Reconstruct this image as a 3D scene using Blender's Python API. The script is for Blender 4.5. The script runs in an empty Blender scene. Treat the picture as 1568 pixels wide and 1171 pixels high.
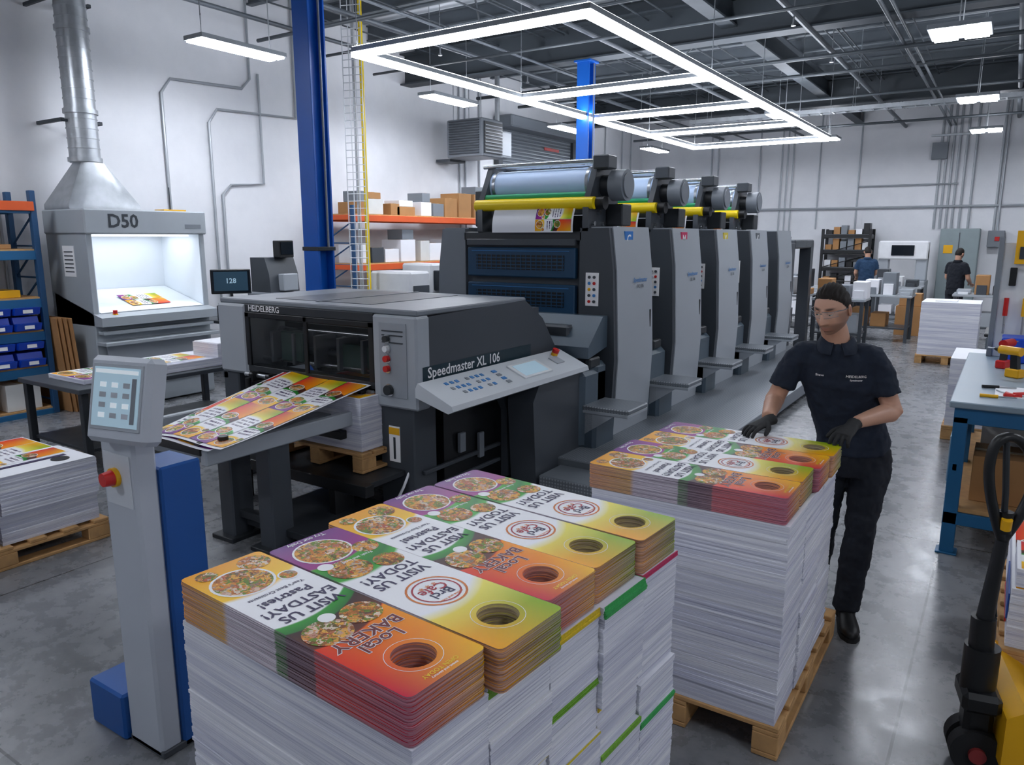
import bpy, math, random
from mathutils import Vector, Matrix
RN=random.Random(11)
TH=math.radians(33.3)

# ---------------------------------------------------------------- materials
def lin(h):
    h=h.lstrip('#'); c=[int(h[i:i+2],16)/255 for i in (0,2,4)]
    return tuple((x/12.92 if x<=.04045 else ((x+.055)/1.055)**2.4) for x in c)+(1,)
def nt_new(name):
    m=bpy.data.materials.new(name); m.use_nodes=True; nt=m.node_tree; nt.nodes.clear()
    o=nt.nodes.new('ShaderNodeOutputMaterial'); p=nt.nodes.new('ShaderNodeBsdfPrincipled')
    nt.links.new(p.outputs[0],o.inputs[0]); return m,nt,p
def mixc(nt,f,a,b,mode='MIX'):
    n=nt.nodes.new('ShaderNodeMix'); n.data_type='RGBA'; n.blend_type=mode
    for i,v in ((0,f),(6,a),(7,b)):
        if hasattr(v,'links'): nt.links.new(v,n.inputs[i])
        else: n.inputs[i].default_value=v
    return n.outputs[2]
def math_(nt,op,a,b=0.0,c=None):
    n=nt.nodes.new('ShaderNodeMath'); n.operation=op
    for i,v in enumerate((a,b,c)):
        if v is None: continue
        if hasattr(v,'links'): nt.links.new(v,n.inputs[i])
        else: n.inputs[i].default_value=v
    return n.outputs[0]
def noise(nt,vec,scale,detail=3,rough=.5):
    n=nt.nodes.new('ShaderNodeTexNoise'); n.inputs['Scale'].default_value=scale
    n.inputs['Detail'].default_value=detail; n.inputs['Roughness'].default_value=rough
    if vec is not None: nt.links.new(vec,n.inputs['Vector'])
    return n
def ramp(nt,f,stops,interp='LINEAR'):
    n=nt.nodes.new('ShaderNodeValToRGB'); cr=n.color_ramp; cr.interpolation=interp
    while len(cr.elements)<len(stops): cr.elements.new(.5)
    for e,(p,c) in zip(cr.elements,stops): e.position=p; e.color=c
    nt.links.new(f,n.inputs[0]); return n.outputs[0]
def mapping(nt,vec,sc):
    n=nt.nodes.new('ShaderNodeMapping'); n.inputs['Scale'].default_value=sc
    nt.links.new(vec,n.inputs[0]); return n.outputs[0]
def bump(nt,p,h,st=.3,dist=.002):
    b=nt.nodes.new('ShaderNodeBump'); b.inputs['Strength'].default_value=st; b.inputs['Distance'].default_value=dist
    nt.links.new(h,b.inputs['Height']); nt.links.new(b.outputs[0],p.inputs['Normal'])
MC={}
def M(name,col,rough=.5,metal=0,var=.08,vs=6,bmp=0,bs=80,emit=0,ecol=None,trans=0,alpha=1,coat=0):
    if name in MC: return MC[name]
    m,nt,p=nt_new(name); c=lin(col)
    tc=nt.nodes.new('ShaderNodeTexCoord')
    if var>0:
        n=noise(nt,tc.outputs['Object'],vs,4)
        d=tuple(x*(1-var*1.6) for x in c[:3])+(1,); e=tuple(min(1,x*(1+var)) for x in c[:3])+(1,)
        nt.links.new(mixc(nt,n.outputs['Fac'],d,e),p.inputs['Base Color'])
        r=math_(nt,'MULTIPLY_ADD',n.outputs['Fac'],.16,rough-.08); nt.links.new(r,p.inputs['Roughness'])
    else:
        p.inputs['Base Color'].default_value=c; p.inputs['Roughness'].default_value=rough
    p.inputs['Metallic'].default_value=metal
    if bmp: 
        n2=noise(nt,tc.outputs['Object'],bs,3); bump(nt,p,n2.outputs['Fac'],bmp)
    if emit:
        p.inputs['Emission Color'].default_value=lin(ecol or col); p.inputs['Emission Strength'].default_value=emit
    if trans: p.inputs['Transmission Weight'].default_value=trans
    if alpha<1: p.inputs['Alpha'].default_value=alpha
    if coat: p.inputs['Coat Weight'].default_value=coat
    MC[name]=m; return m

WHITE=M('white_paint','#e6e8ea',.5)
GREYL=M('press_light_grey','#a6acb2',.38,0,.04,3)
GREYM=M('press_mid_grey','#7a8087',.4,0,.05,3)
GREYD=M('press_dark_grey','#42474d',.4,0,.06,3)
GREYDD=M('press_charcoal','#282c30',.45)
NAVY=M('press_navy_panel','#17405f',.4)
BLACK=M('black_plastic','#0f1113',.4)
RUBBER=M('rubber','#17181a',.7)
STEEL=M('brushed_steel','#b8bcc0',.3,.9,.1,20)
CHROME=M('chrome','#d5d8da',.15,1,0)
GALV=M('galvanised','#b4b9bd',.35,.7,.2,9)
STRB=M('structure_dark','#3a4147',.6)
BLUE=M('column_blue','#0b5ab8',.35,0,.1,3)
BLUEK=M('kiosk_blue','#16529a',.4,0,.05)
TEAL=M('bench_blue','#1b6290',.45)
BINB=M('bin_blue','#1048c4',.35)
RACKB=M('rack_blue','#1d4a73',.5)
ORANGE=M('rack_orange','#dd5a20',.5)
CARD=M('cardboard','#ad7f50',.85,0,.12,5,.2,40)
WOOD=M('pallet_wood','#c99c66',.8,0,.28,14,.4,60)
PAPER=M('paper_white','#eeeff3',.6,0,.02)
YEL=M('yellow_paint','#ecb010',.4)
YELR=M('roller_yellow','#f5d40e',.35)
GRNR=M('roller_green','#1f9a66',.35)
WHR=M('roller_white','#c6dcfa',.35,0,.03)
RED=M('red_plastic','#c81f1c',.35)
BOOTH=M('booth_grey','#a2a9ae',.5,0,.04)
BOOTHL=M('booth_light_interior','#dfe6ec',.6,0,.02)
KIOSK=M('kiosk_grey','#b8bec6',.4,0,.03)
GLASS=M('dark_window_glass','#0c1013',.05,0,0,alpha=.3)
SCRB=M('screen_dark','#101820',.15,0,0)
SCR=M('screen_lit','#a4bfcd',.3,0,0,emit=.3)
SCRW=M('screen_white','#dfe9ee',.3,0,0,emit=.3)
INK=M('ink_navy','#241448',.5,0,0)
INKW=M('ink_white','#f4f4f4',.5,0,0)
INKR=M('ink_red','#a8102c',.5,0,0)
INKO=M('ink_orange','#d8741e',.5,0,0)
INKG=M('ink_grey','#2f363c',.5,0,0)
INKB=M('ink_blue','#2f78b8',.5,0,0)
INKM=M('ink_maroon','#6d0f10',.5,0,0)
LED=M('led_diffuser','#ffffff',.5,0,0,emit=17,ecol='#eff4ff')
LEDU=M('added_uplight_glow','#ffffff',.5,0,0,emit=27,ecol='#eff4ff')  # added glow, sent upward to brighten the ceiling
LEDH=M('highbay_diffuser','#ffffff',.5,0,0,emit=66,ecol='#eff4ff')
LEDN=M('added_fill_glow','#ffffff',.5,0,0,emit=19,ecol='#f1f5ff')  # weaker glow for the added fill high bays and added top panels
LEDB=M('booth_lamp','#ffffff',.5,0,0,emit=3.0,ecol='#f4f8ff')
HOUS=M('fixture_housing','#8f959a',.5)

def paper_edge():
    m,nt,p=nt_new('paper_stack_edge'); tc=nt.nodes.new('ShaderNodeTexCoord')
    n=noise(nt,mapping(nt,tc.outputs['Object'],(1.2,1.2,260)),1,5,.7)
    n2=noise(nt,mapping(nt,tc.outputs['Object'],(.8,.8,28)),1,3,.6)
    c=ramp(nt,n.outputs['Fac'],[(.3,lin('#b4b6c6')),(.46,lin('#e6e7ef')),(.62,lin('#fafafd'))])
    c2=ramp(nt,n2.outputs['Fac'],[(.35,lin('#dedfe9')),(.6,lin('#ffffff'))])
    nt.links.new(mixc(nt,1.0,c,c2,'MULTIPLY'),p.inputs['Base Color']); p.inputs['Roughness'].default_value=.75
    bump(nt,p,n.outputs['Fac'],.4,.002); return m
PEDGE=paper_edge()

def food_nodes(nt,vec,sc=48):
    v=nt.nodes.new('ShaderNodeTexVoronoi'); v.inputs['Scale'].default_value=sc
    nz=noise(nt,vec,sc*.6,4)
    nt.links.new(mixc(nt,.12,vec,nz.outputs['Color']),v.inputs['Vector'])
    s=nt.nodes.new('ShaderNodeSeparateColor'); nt.links.new(v.outputs['Color'],s.inputs[0])
    c=ramp(nt,s.outputs[0],[(0,lin('#43180a')),(.2,lin('#c9701a')),(.38,lin('#efbc4c')),(.5,lin('#a82a10')),(.64,lin('#efe2cc')),(.76,lin('#2c150c')),(.88,lin('#4c8414'))])
    return mixc(nt,nz.outputs['Fac'],c,mixc(nt,.22,c,lin('#e0902c')))
def food_mat():
    m,nt,p=nt_new('food_photo_print'); tc=nt.nodes.new('ShaderNodeTexCoord')
    nt.links.new(food_nodes(nt,tc.outputs['Object'],60),p.inputs['Base Color']); p.inputs['Roughness'].default_value=.45; p.inputs['Specular IOR Level'].default_value=.25; return m
FOOD=food_mat()

def flyer_mat(name,kind,sheet=False):
    m,nt,p=nt_new(name); p.inputs['Specular IOR Level'].default_value=.22
    uvn=nt.nodes.new('ShaderNodeUVMap'); uvn.uv_map='UVMap'
    s=nt.nodes.new('ShaderNodeSeparateXYZ'); nt.links.new(uvn.outputs[0],s.inputs[0]); u,v=s.outputs[0],s.outputs[1]
    vc=math_(nt,'SUBTRACT',v,.5); q=math_(nt,'MULTIPLY',math_(nt,'MULTIPLY',vc,vc),.16)
    uc=math_(nt,'ADD',math_(nt,'ADD',u,q),math_(nt,'MULTIPLY',vc,.05))
    tc=nt.nodes.new('ShaderNodeTexCoord')
    if kind=='A':
        base=ramp(nt,uc,[(0,lin('#f0a000')),(.25,lin('#fac808')),(.27,lin('#f4f4f6')),(.50,lin('#f4f4f6')),(.505,lin('#239822')),(.55,lin('#147420')),(.555,lin('#34140c')),(.67,lin('#5e240c')),(.675,lin('#ee4a06'))])
        endc=mixc(nt,v,lin('#e62c08'),lin('#f99a00')); endc=mixc(nt,ramp(nt,u,[(.8,(0,0,0,1)),(1,(1,1,1,1))]),endc,mixc(nt,v,lin('#cc0c40'),lin('#f8c000'))); thr=.672
    else:
        base=ramp(nt,uc,[(0,lin('#64147c')),(.24,lin('#9c1c80')),(.25,lin('#3aa81e')),(.33,lin('#127a26')),(.38,lin('#3cac2c')),(.395,lin('#f4f4f6')),(.74,lin('#f4f4f6'))])
        endc=mixc(nt,ramp(nt,u,[(.72,(0,0,0,1)),(.90,(1,1,1,1))]),lin('#f5e860'),mixc(nt,v,lin('#f5a800'),lin('#8cb40c'))); thr=.72
    col=mixc(nt,ramp(nt,uc,[(thr,(0,0,0,1)),(thr+(.006 if kind=='A' else .05),(1,1,1,1))]),base,endc)
    if sheet:
        fc=food_nodes(nt,tc.outputs['Object'],40)
        for (cu,cv,r,ku) in ((.13,.42,.33,3.6),(.62 if kind=='A' else .33,.4,.3,3.6),(.22,.85,.14,3.6)):
            du=math_(nt,'MULTIPLY',math_(nt,'SUBTRACT',u,cu),ku); dv=math_(nt,'SUBTRACT',v,cv)
            d=math_(nt,'SQRT',math_(nt,'ADD',math_(nt,'MULTIPLY',du,du),math_(nt,'MULTIPLY',dv,dv)))
            col=mixc(nt,math_(nt,'LESS_THAN',d,r+.03),col,lin('#f5f5f5')); col=mixc(nt,math_(nt,'LESS_THAN',d,r),col,fc)
        a=math_(nt,'GREATER_THAN',math_(nt,'SINE',math_(nt,'MULTIPLY',u,95)),.1)
        n9=noise(nt,mapping(nt,uvn.outputs[0],(6,30,1)),1,0); a=math_(nt,'MULTIPLY',a,math_(nt,'GREATER_THAN',n9.outputs['Fac'],.47))
        a=math_(nt,'MULTIPLY',a,math_(nt,'LESS_THAN',math_(nt,'ABSOLUTE',vc),.36))
        lo,hi=(.3,.49) if kind=='A' else (.43,.7)
        a=math_(nt,'MULTIPLY',a,math_(nt,'MULTIPLY',math_(nt,'GREATER_THAN',u,lo),math_(nt,'LESS_THAN',u,hi)))
        col=mixc(nt,a,col,lin('#35204e'))
        nt.links.new(col,p.inputs['Base Color']); p.inputs['Roughness'].default_value=.4; return m
    g=nt.nodes.new('ShaderNodeNewGeometry'); sg=nt.nodes.new('ShaderNodeSeparateXYZ'); nt.links.new(g.outputs['True Normal'],sg.inputs[0])
    side=math_(nt,'LESS_THAN',math_(nt,'ABSOLUTE',sg.outputs[2]),.5)
    n=noise(nt,mapping(nt,tc.outputs['Object'],(1.5,1.5,300)),1,5,.7)
    st=ramp(nt,n.outputs['Fac'],[(.35,lin('#7c7680')),(.5,lin('#d8d4da')),(.65,lin('#ffffff'))])
    sc=mixc(nt,1.0,mixc(nt,.30,mixc(nt,.25,col,lin('#c0508c')),lin('#f4f4f8')),st,'MULTIPLY')
    nt.links.new(mixc(nt,side,col,sc),p.inputs['Base Color'])
    nt.links.new(math_(nt,'MULTIPLY_ADD',side,.35,.4),p.inputs['Roughness']); return m
FLA=flyer_mat('flyer_bakery_print','A'); FLB=flyer_mat('flyer_cafe_print','B')
SHA=flyer_mat('sheet_bakery_print','A',True); SHB=flyer_mat('sheet_cafe_print','B',True)

def floor_mat():
    m,nt,p=nt_new('polished_concrete'); tc=nt.nodes.new('ShaderNodeTexCoord'); o=tc.outputs['Object']
    a=noise(nt,o,.7,8,.65); b=noise(nt,o,6,6,.7); c3=noise(nt,o,60,3)
    c=ramp(nt,a.outputs['Fac'],[(.3,lin('#696c6e')),(.5,lin('#87898c')),(.7,lin('#9d9fa2'))])
    c2=ramp(nt,b.outputs['Fac'],[(.3,lin('#b0b0b0')),(.65,lin('#ffffff'))])
    c=mixc(nt,.75,c,c2,'MULTIPLY')
    s=nt.nodes.new('ShaderNodeSeparateXYZ'); nt.links.new(o,s.inputs[0])
    jx=math_(nt,'LESS_THAN',math_(nt,'PINGPONG',math_(nt,'ADD',s.outputs[0],.2),2.2),.006)
    jy=math_(nt,'LESS_THAN',math_(nt,'PINGPONG',math_(nt,'ADD',s.outputs[1],-1.1),2.2),.006)
    c=mixc(nt,math_(nt,'MAXIMUM',jx,jy),c,lin('#3a3c3e'))
    nt.links.new(c,p.inputs['Base Color'])
    nt.links.new(math_(nt,'MULTIPLY_ADD',b.outputs['Fac'],.3,.13),p.inputs['Roughness'])
    bump(nt,p,c3.outputs['Fac'],.06,.002); return m
def ceil_mat():
    m,nt,p=nt_new('corrugated_roof_deck'); tc=nt.nodes.new('ShaderNodeTexCoord')
    w=nt.nodes.new('ShaderNodeTexWave'); w.inputs['Scale'].default_value=1.6; w.bands_direction='Y'
    nt.links.new(tc.outputs['Object'],w.inputs['Vector'])
    nt.links.new(ramp(nt,w.outputs['Fac'],[(.2,lin('#8f959b')),(.8,lin('#b4b9be'))]),p.inputs['Base Color'])
    p.inputs['Roughness'].default_value=.6; bump(nt,p,w.outputs['Fac'],.6,.05); return m
def wall_mat():
    m,nt,p=nt_new('painted_concrete_wall'); tc=nt.nodes.new('ShaderNodeTexCoord')
    a=noise(nt,tc.outputs['Object'],.6,6,.6); b=noise(nt,tc.outputs['Object'],25,4)
    nt.links.new(ramp(nt,a.outputs['Fac'],[(.3,lin('#d6d8dc')),(.65,lin('#e9eaed'))]),p.inputs['Base Color'])
    p.inputs['Roughness'].default_value=.7; bump(nt,p,b.outputs['Fac'],.12,.004); return m
def tread_mat():
    m,nt,p=nt_new('diamond_tread_plate'); tc=nt.nodes.new('ShaderNodeTexCoord')
    v=nt.nodes.new('ShaderNodeTexVoronoi'); v.inputs['Scale'].default_value=38; v.inputs['Randomness'].default_value=0
    nt.links.new(tc.outputs['Object'],v.inputs['Vector'])
    nt.links.new(ramp(nt,v.outputs['Distance'],[(.15,lin('#a4a9ae')),(.4,lin('#70767c'))]),p.inputs['Base Color'])
    p.inputs['Metallic'].default_value=.2; p.inputs['Roughness'].default_value=.4; bump(nt,p,v.outputs['Distance'],-.5,.004); return m
TREAD=tread_mat()
ROLLUP=M('rollup_steel','#7d848b',.4,.2)

# ---------------------------------------------------------------- builder
def link(o,parent=None):
    bpy.context.scene.collection.objects.link(o)
    if parent is not None: o.parent=parent
    return o
def empty(name,loc=(0,0,0),rz=0,parent=None):
    e=bpy.data.objects.new(name,None); e.empty_display_size=.2; e.location=loc; e.rotation_euler=(0,0,rz); return link(e,parent)
def frame(d):
    d=d.normalized(); up=Vector((0,0,1)) if abs(d.z)<.9 else Vector((0,1,0))
    a=d.cross(up).normalized(); return a,a.cross(d).normalized()
TXT={}
def textmesh(body,size,align='CENTER',off=.014):
    k=(body,align,off)
    if k not in TXT:
        cu=bpy.data.curves.new('t','FONT'); cu.body=body; cu.size=1; cu.resolution_u=2; cu.align_x=align; cu.align_y='CENTER'
        cu.offset=off
        o=bpy.data.objects.new('t',cu); bpy.context.scene.collection.objects.link(o)
        dg=bpy.context.evaluated_depsgraph_get(); me=bpy.data.meshes.new_from_object(o.evaluated_get(dg))
        TXT[k]=([v.co.copy() for v in me.vertices],[tuple(p.vertices) for p in me.polygons])
        bpy.data.objects.remove(o); bpy.data.meshes.remove(me)
    vs,fs=TXT[k]; return [v*size for v in vs],fs
class B:
    def __init__(s,name): s.name=name; s.V=[]; s.F=[]; s.I=[]; s.UV=[]; s.mats=[]; s.X=None
    def mi(s,m):
        if m not in s.mats: s.mats.append(m)
        return s.mats.index(m)
    def add(s,vs,fs,m,uv=None):
        n=len(s.V); i=s.mi(m)
        for k,v in enumerate(vs):
            v=Vector(v); s.V.append(s.X@v if s.X is not None else v); s.UV.append(uv[k] if uv else (0,0))
        for f in fs: s.F.append(tuple(n+j for j in f)); s.I.append(i)
    def box(s,c,sz,m,rot=None,bev=.004):
        h=[x/2 for x in sz]; b=min(bev,min(h)*.45); c=Vector(c)
        R=rot if isinstance(rot,Matrix) else (Matrix.Identity(3) if rot is None else Matrix.Rotation(rot,3,'Z'))
        vs=[];ix={}
        S=[(i,j,k) for i in(-1,1) for j in(-1,1) for k in(-1,1)]
        for sg in S:
            for a in range(3):
                p=[sg[q]*(h[q] if q==a else h[q]-b) for q in range(3)]
                ix[(sg,a)]=len(vs); vs.append(c+R@Vector(p))
        fs=[]
        for a in range(3):
            o=[q for q in range(3) if q!=a]
            for sg in(-1,1):
                f=[]
                for (p,q) in((-1,-1),(1,-1),(1,1),(-1,1)):
                    t=[0,0,0]; t[a]=sg; t[o[0]]=p; t[o[1]]=q; f.append(ix[(tuple(t),a)])
                fs.append(f)
            for p in(-1,1):
                for q in(-1,1):
                    t0=[0,0,0]; t0[o[0]]=p; t0[o[1]]=q; t1=list(t0); t0[a]=-1; t1[a]=1
                    t0=tuple(t0); t1=tuple(t1)
                    fs.append([ix[(t0,o[0])],ix[(t1,o[0])],ix[(t1,o[1])],ix[(t0,o[1])]])
        for sg in S: fs.append([ix[(sg,0)],ix[(sg,1)],ix[(sg,2)]])
        s.add(vs,fs,m)
    def b2(s,x0,x1,y0,y1,z0,z1,m,bev=.004):
        s.box(((x0+x1)/2,(y0+y1)/2,(z0+z1)/2),(abs(x1-x0),abs(y1-y0),abs(z1-z0)),m,None,bev)
    def rings(s,rs,m,cap=True,closed=True):
        n=len(rs[0]); vs=[p for r in rs for p in r]; fs=[]
        for i in range(len(rs)-1):
            for j in range(n if closed else n-1):
                k=(j+1)%n; fs.append((i*n+j,i*n+k,(i+1)*n+k,(i+1)*n+j))
        if cap and closed: fs.append(tuple(range(n))[::-1]); fs.append(tuple((len(rs)-1)*n+j for j in range(n)))
        s.add(vs,fs,m)
    def cyl(s,p0,p1,r,m,r2=None,n=20):
        p0=Vector(p0);p1=Vector(p1); a,b=frame(p1-p0); r2=r if r2 is None else r2
        s.rings([[p+(a*math.cos(t*2*math.pi/n)+b*math.sin(t*2*math.pi/n))*rr for t in range(n)] for p,rr in((p0,r),(p1,r2))],m)
    def tube(s,pts,r,m,n=10,sub=0):
        pts=[Vector(p) for p in pts]
        rr=r if isinstance(r,(list,tuple)) else [r]*len(pts)
        if sub:
            P=[];Q=[];L=len(pts)
            for i in range(L-1):
                p0=pts[max(i-1,0)];p1=pts[i];p2=pts[i+1];p3=pts[min(i+2,L-1)]
                for k in range(sub):
                    t=k/sub; P.append(.5*((2*p1)+(p2-p0)*t+(2*p0-5*p1+4*p2-p3)*t*t+(3*p1-p0-3*p2+p3)*t**3)); Q.append(rr[i]*(1-t)+rr[i+1]*t)
            P.append(pts[-1]);Q.append(rr[-1]); pts,rr=P,Q
        a,b=frame(pts[1]-pts[0]); R=[]
        for i,p in enumerate(pts):
            d=(pts[min(i+1,len(pts)-1)]-pts[max(i-1,0)]).normalized()
            a=(a-d*a.dot(d)).normalized(); b=d.cross(a)
            k=1
            if 0<i<len(pts)-1:
                c=(pts[i+1]-pts[i]).normalized().dot(d); k=1/max(c,.6)
            R.append([p+(a*math.cos(t*2*math.pi/n)+b*math.sin(t*2*math.pi/n))*rr[i]*k for t in range(n)])
        s.rings(R,m)
    def sph(s,c,r,m,n=16,R=None):
        c=Vector(c); r=(r,r,r) if not isinstance(r,(tuple,list)) else r; R=R or Matrix.Identity(3); h=n//2
        rs=[]
        for i in range(1,h):
            f=math.pi*i/h; rs.append([c+R@Vector((r[0]*math.sin(f)*math.cos(t*2*math.pi/n),r[1]*math.sin(f)*math.sin(t*2*math.pi/n),r[2]*math.cos(f))) for t in range(n)])
        s.rings(rs,m)
    def prism(s,poly,ax,a,b,m):
        o=[q for q in range(3) if q!=ax]
        def P(p,t):
            v=[0,0,0]; v[ax]=t; v[o[0]]=p[0]; v[o[1]]=p[1]; return Vector(v)
        s.rings([[P(p,a) for p in poly],[P(p,b) for p in poly]],m)
    def text(s,body,size,Mx,m,align='CENTER',off=.014):
        vs,fs=textmesh(body,size,align,off); s.add([Mx@v for v in vs],fs,m)
    def strips(s,fn,kinds,reps=1,off=0,nt=8):
        n=len(kinds)
        for i,k in enumerate(kinds):
            m=SHA if k=='A' else SHB
            for r in range(reps):
                vs=[];uv=[]
                for j in range(nt+1):
                    for q in (0,.5,1):
                        t=(r+j/nt)/reps; vs.append(fn((i+.02+q*.96)/n,t)); uv.append((j/nt,q))
                s.add(vs,[(j*3+q,j*3+q+1,j*3+q+4,j*3+q+3) for j in range(nt) for q in range(2)],m,uv)
    def ptop(s,x0,x1,y0,y1,z,kinds='ABAB',reps=1,along='y'):
        s.b2(x0,x1,y0,y1,z,z+.002,PAPER,0)
        if along=='y': s.strips(lambda a,t:Vector((x0+.01+(x1-x0-.02)*a,y0+.01+(y1-y0-.02)*t,z+.003)),kinds,reps,nt=1)
        else: s.strips(lambda a,t:Vector((x0+.01+(x1-x0-.02)*t,y0+.01+(y1-y0-.02)*a,z+.003)),kinds,reps,nt=1)
    def done(s,parent=None,loc=(0,0,0),rz=0,ang=32,remesh=0,smooth=0):
        me=bpy.data.meshes.new(s.name); me.from_pydata([tuple(v) for v in s.V],[],s.F)
        for m in s.mats: me.materials.append(m)
        me.polygons.foreach_set('material_index',s.I)
        if any(u!=(0,0) for u in s.UV):
            l=me.uv_layers.new(name='UVMap')
            for lp in me.loops: l.data[lp.index].uv=s.UV[lp.vertex_index]
        import bmesh
        bm=bmesh.new(); bm.from_mesh(me); bmesh.ops.recalc_face_normals(bm,faces=bm.faces); bm.to_mesh(me); bm.free()
        me.polygons.foreach_set('use_smooth',[True]*len(me.polygons))
        if not remesh: me.set_sharp_from_angle(angle=math.radians(ang))
        o=bpy.data.objects.new(s.name,me); o.location=loc; o.rotation_euler=(0,0,rz); link(o,parent)
        if remesh:
            r=o.modifiers.new('r','REMESH'); r.mode='VOXEL'; r.voxel_size=remesh; r.use_smooth_shade=True
            if smooth:
                q=o.modifiers.new('s','SMOOTH'); q.iterations=smooth; q.factor=.5
        return o
def TM(o,x,y):
    x=Vector(x).normalized(); y=Vector(y).normalized(); z=x.cross(y)
    m=Matrix((x,y,z)).transposed().to_4x4(); m.translation=Vector(o); return m

# ---------------------------------------------------------------- camera
cam=bpy.data.cameras.new('camera'); cam.sensor_width=36; cam.lens=36*1150/1568; cam.clip_end=200
co=bpy.data.objects.new('camera',cam); co.location=(0,0,2.0); co.rotation_euler=(math.radians(90-10.97),0,TH); link(co)
bpy.context.scene.camera=co

# ---------------------------------------------------------------- room
XL,XR,YB,YF,ZC=-9.8,6.0,22.2,-4.0,5.6
WM=wall_mat()
b=B('floor'); b.b2(XL-.2,XR+.2,YF-.2,YB+.2,-.1,0,floor_mat(),0); b.done()
b=B('ceiling'); b.b2(XL-.2,XR+.2,YF-.2,YB+.2,ZC,ZC+.1,ceil_mat(),0); b.done()
for n,a in (('wall_left',(XL-.2,XL,YF-.2,YB+.2)),('wall_right',(XR,XR+.2,YF-.2,YB+.2)),('wall_back',(XL,XR,YB,YB+.2)),('wall_front',(XL,XR,YF-.2,YF))):
    b=B(n); b.b2(*a,0,ZC,WM,0); b.done()
b=B('baseboard_left'); b.b2(XL,XL+.02,YF,YB,0,.12,GREYM); b.done()
b=B('baseboard_back'); b.b2(XL+.03,XR,YB-.02,YB,0,.12,GREYM); b.done()

def ibeam(b,ax,c1,c2,a0,a1,z1,w,h,m):
    t=.025
    for (o0,o1,z0,zz) in((-w/2,w/2,z1-t,z1),(-w/2,w/2,z1-h,z1-h+t),(-t/2,t/2,z1-h+t,z1-t)):
        if ax=='x': b.b2(a0,a1,c1+o0,c1+o1,z0,zz,m,0)
        else: b.b2(c1+o0,c1+o1,a0,a1,z0,zz,m,0)
b=B('ceiling_beams')
for y in (4.6,11.3,18.0): ibeam(b,'x',y,0,XL,XR,5.3,.3,.55,STRB)
for x in (-3.7,.9): ibeam(b,'y',x,0,YF,YB,5.3,.22,.38,STRB)
y=YF+.6
while y<YB:
    ibeam(b,'x',y,0,XL,XR,ZC,.1,.26,M('purlin','#565d63',.6)); y+=1.25
for i in range(26):
    x=-9+RN.random()*14; b.tube([(x,YF,5.2-.05*RN.random()),(x,YB,5.2)],.012,STRB,6)
for x0_ in (-8.0,-1.5):
    for y0_ in (4.6,11.3):
        b.tube([(x0_,y0_,5.25),(x0_+4.3,y0_+6.7,5.25)],.015,STRB,6); b.tube([(x0_+4.3,y0_,5.23),(x0_,y0_+6.7,5.23)],.015,STRB,6)
b.done()
b=B('ceiling_pipes')
for (x,z,r) in ((-7.3,4.75,.035),(-5.1,4.7,.03),(-2.6,4.75,.04),(-1.6,4.7,.025),(-1.48,4.7,.02),(-.2,4.8,.045),(1.2,4.7,.03),(-8.9,4.9,.03),(-6.5,4.66,.02)):
    b.tube([(x,YF,z),(x,YB,z)],r,M('pipe_grey','#565c62',.45,.2),10)
for (y,z,r) in ((7.4,4.68,.025),(8.3,4.6,.02),(9.7,4.62,.02),(12.6,4.66,.03),(14.1,4.7,.03),(16.0,4.6,.025),(20,4.6,.03)):
    b.tube([(XL+.7,y,z),(XR,y,z)],r,M('pipe_dark','#454b50',.45,.2),10)
for k in range(16):
    x=-2.6 if k%2 else -7.3; y=2+k*1.2; b.cyl((x,y,4.62),(x,y,4.72),.012,STEEL,n=8); b.cyl((x,y,4.6),(x,y,4.62),.03,STEEL,n=10); b.cyl((x,y,4.75),(x,y,ZC),.006,STEEL,n=6)
b.done()
b=B('cable_tray')
for dy in (-.14,.14): b.b2(-6.4,XR,17.2+dy-.01,17.2+dy+.01,4.5,4.58,GALV,0)
x=-6.4
while x<XR: b.b2(x,x+.03,17.07,17.33,4.5,4.52,GALV,0); x+=.25
for x in (-6,-3,0,3): 
    for dy in(-.13,.13): b.cyl((x,17.2+dy,4.53),(x,17.2+dy,ZC),.006,STEEL,n=6)
b.done()
b=B('cable_tray')
for dx in (-.14,.14): b.b2(.1+dx-.01,.1+dx+.01,7.0,16.8,4.4,4.48,GALV,0)
y=7.0
while y<16.8: b.b2(-.03,.23,y,y+.03,4.4,4.42,GALV,0); y+=.25
for q in range(4): b.tube([(.0+q*.05,7.0,4.44),(.02+q*.05,16.8,4.44)],.015,GREYDD,6)
for y in (7.5,10.5,13.5,16.5): 
    for dx in(-.13,.13): b.cyl((.1+dx,y,4.43),(.1+dx,y,ZC),.006,STEEL,n=6)
b.done()

for cx,cy in ((-6.0,5.5),(-6.0,11.3),(-6.0,-2.2)):
    b=B('steel_column'); h=.11
    b.b2(cx-h,cx+h,cy-h,cy-h+.025,0,4.75,BLUE); b.b2(cx-h,cx+h,cy+h-.025,cy+h,0,4.75,BLUE)
    b.b2(cx-.012,cx+.012,cy-h+.025,cy+h-.025,0,4.75,BLUE,0); b.b2(cx-.18,cx+.18,cy-.18,cy+.18,0,.025,BLUE)
    b.b2(cx-.15,cx+.15,cy-.15,cy+.15,4.72,4.75,BLUE)
    b.b2(cx-h-.01,cx+h+.01,cy-h-.01,cy+h+.01,1.86,1.9,M('column_strap','#2a2f35',.5)); b.cyl((cx+h+.03,cy,1.9),(cx+h+.03,cy,4.7),.012,GREYM,n=8)
    b.done()

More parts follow.
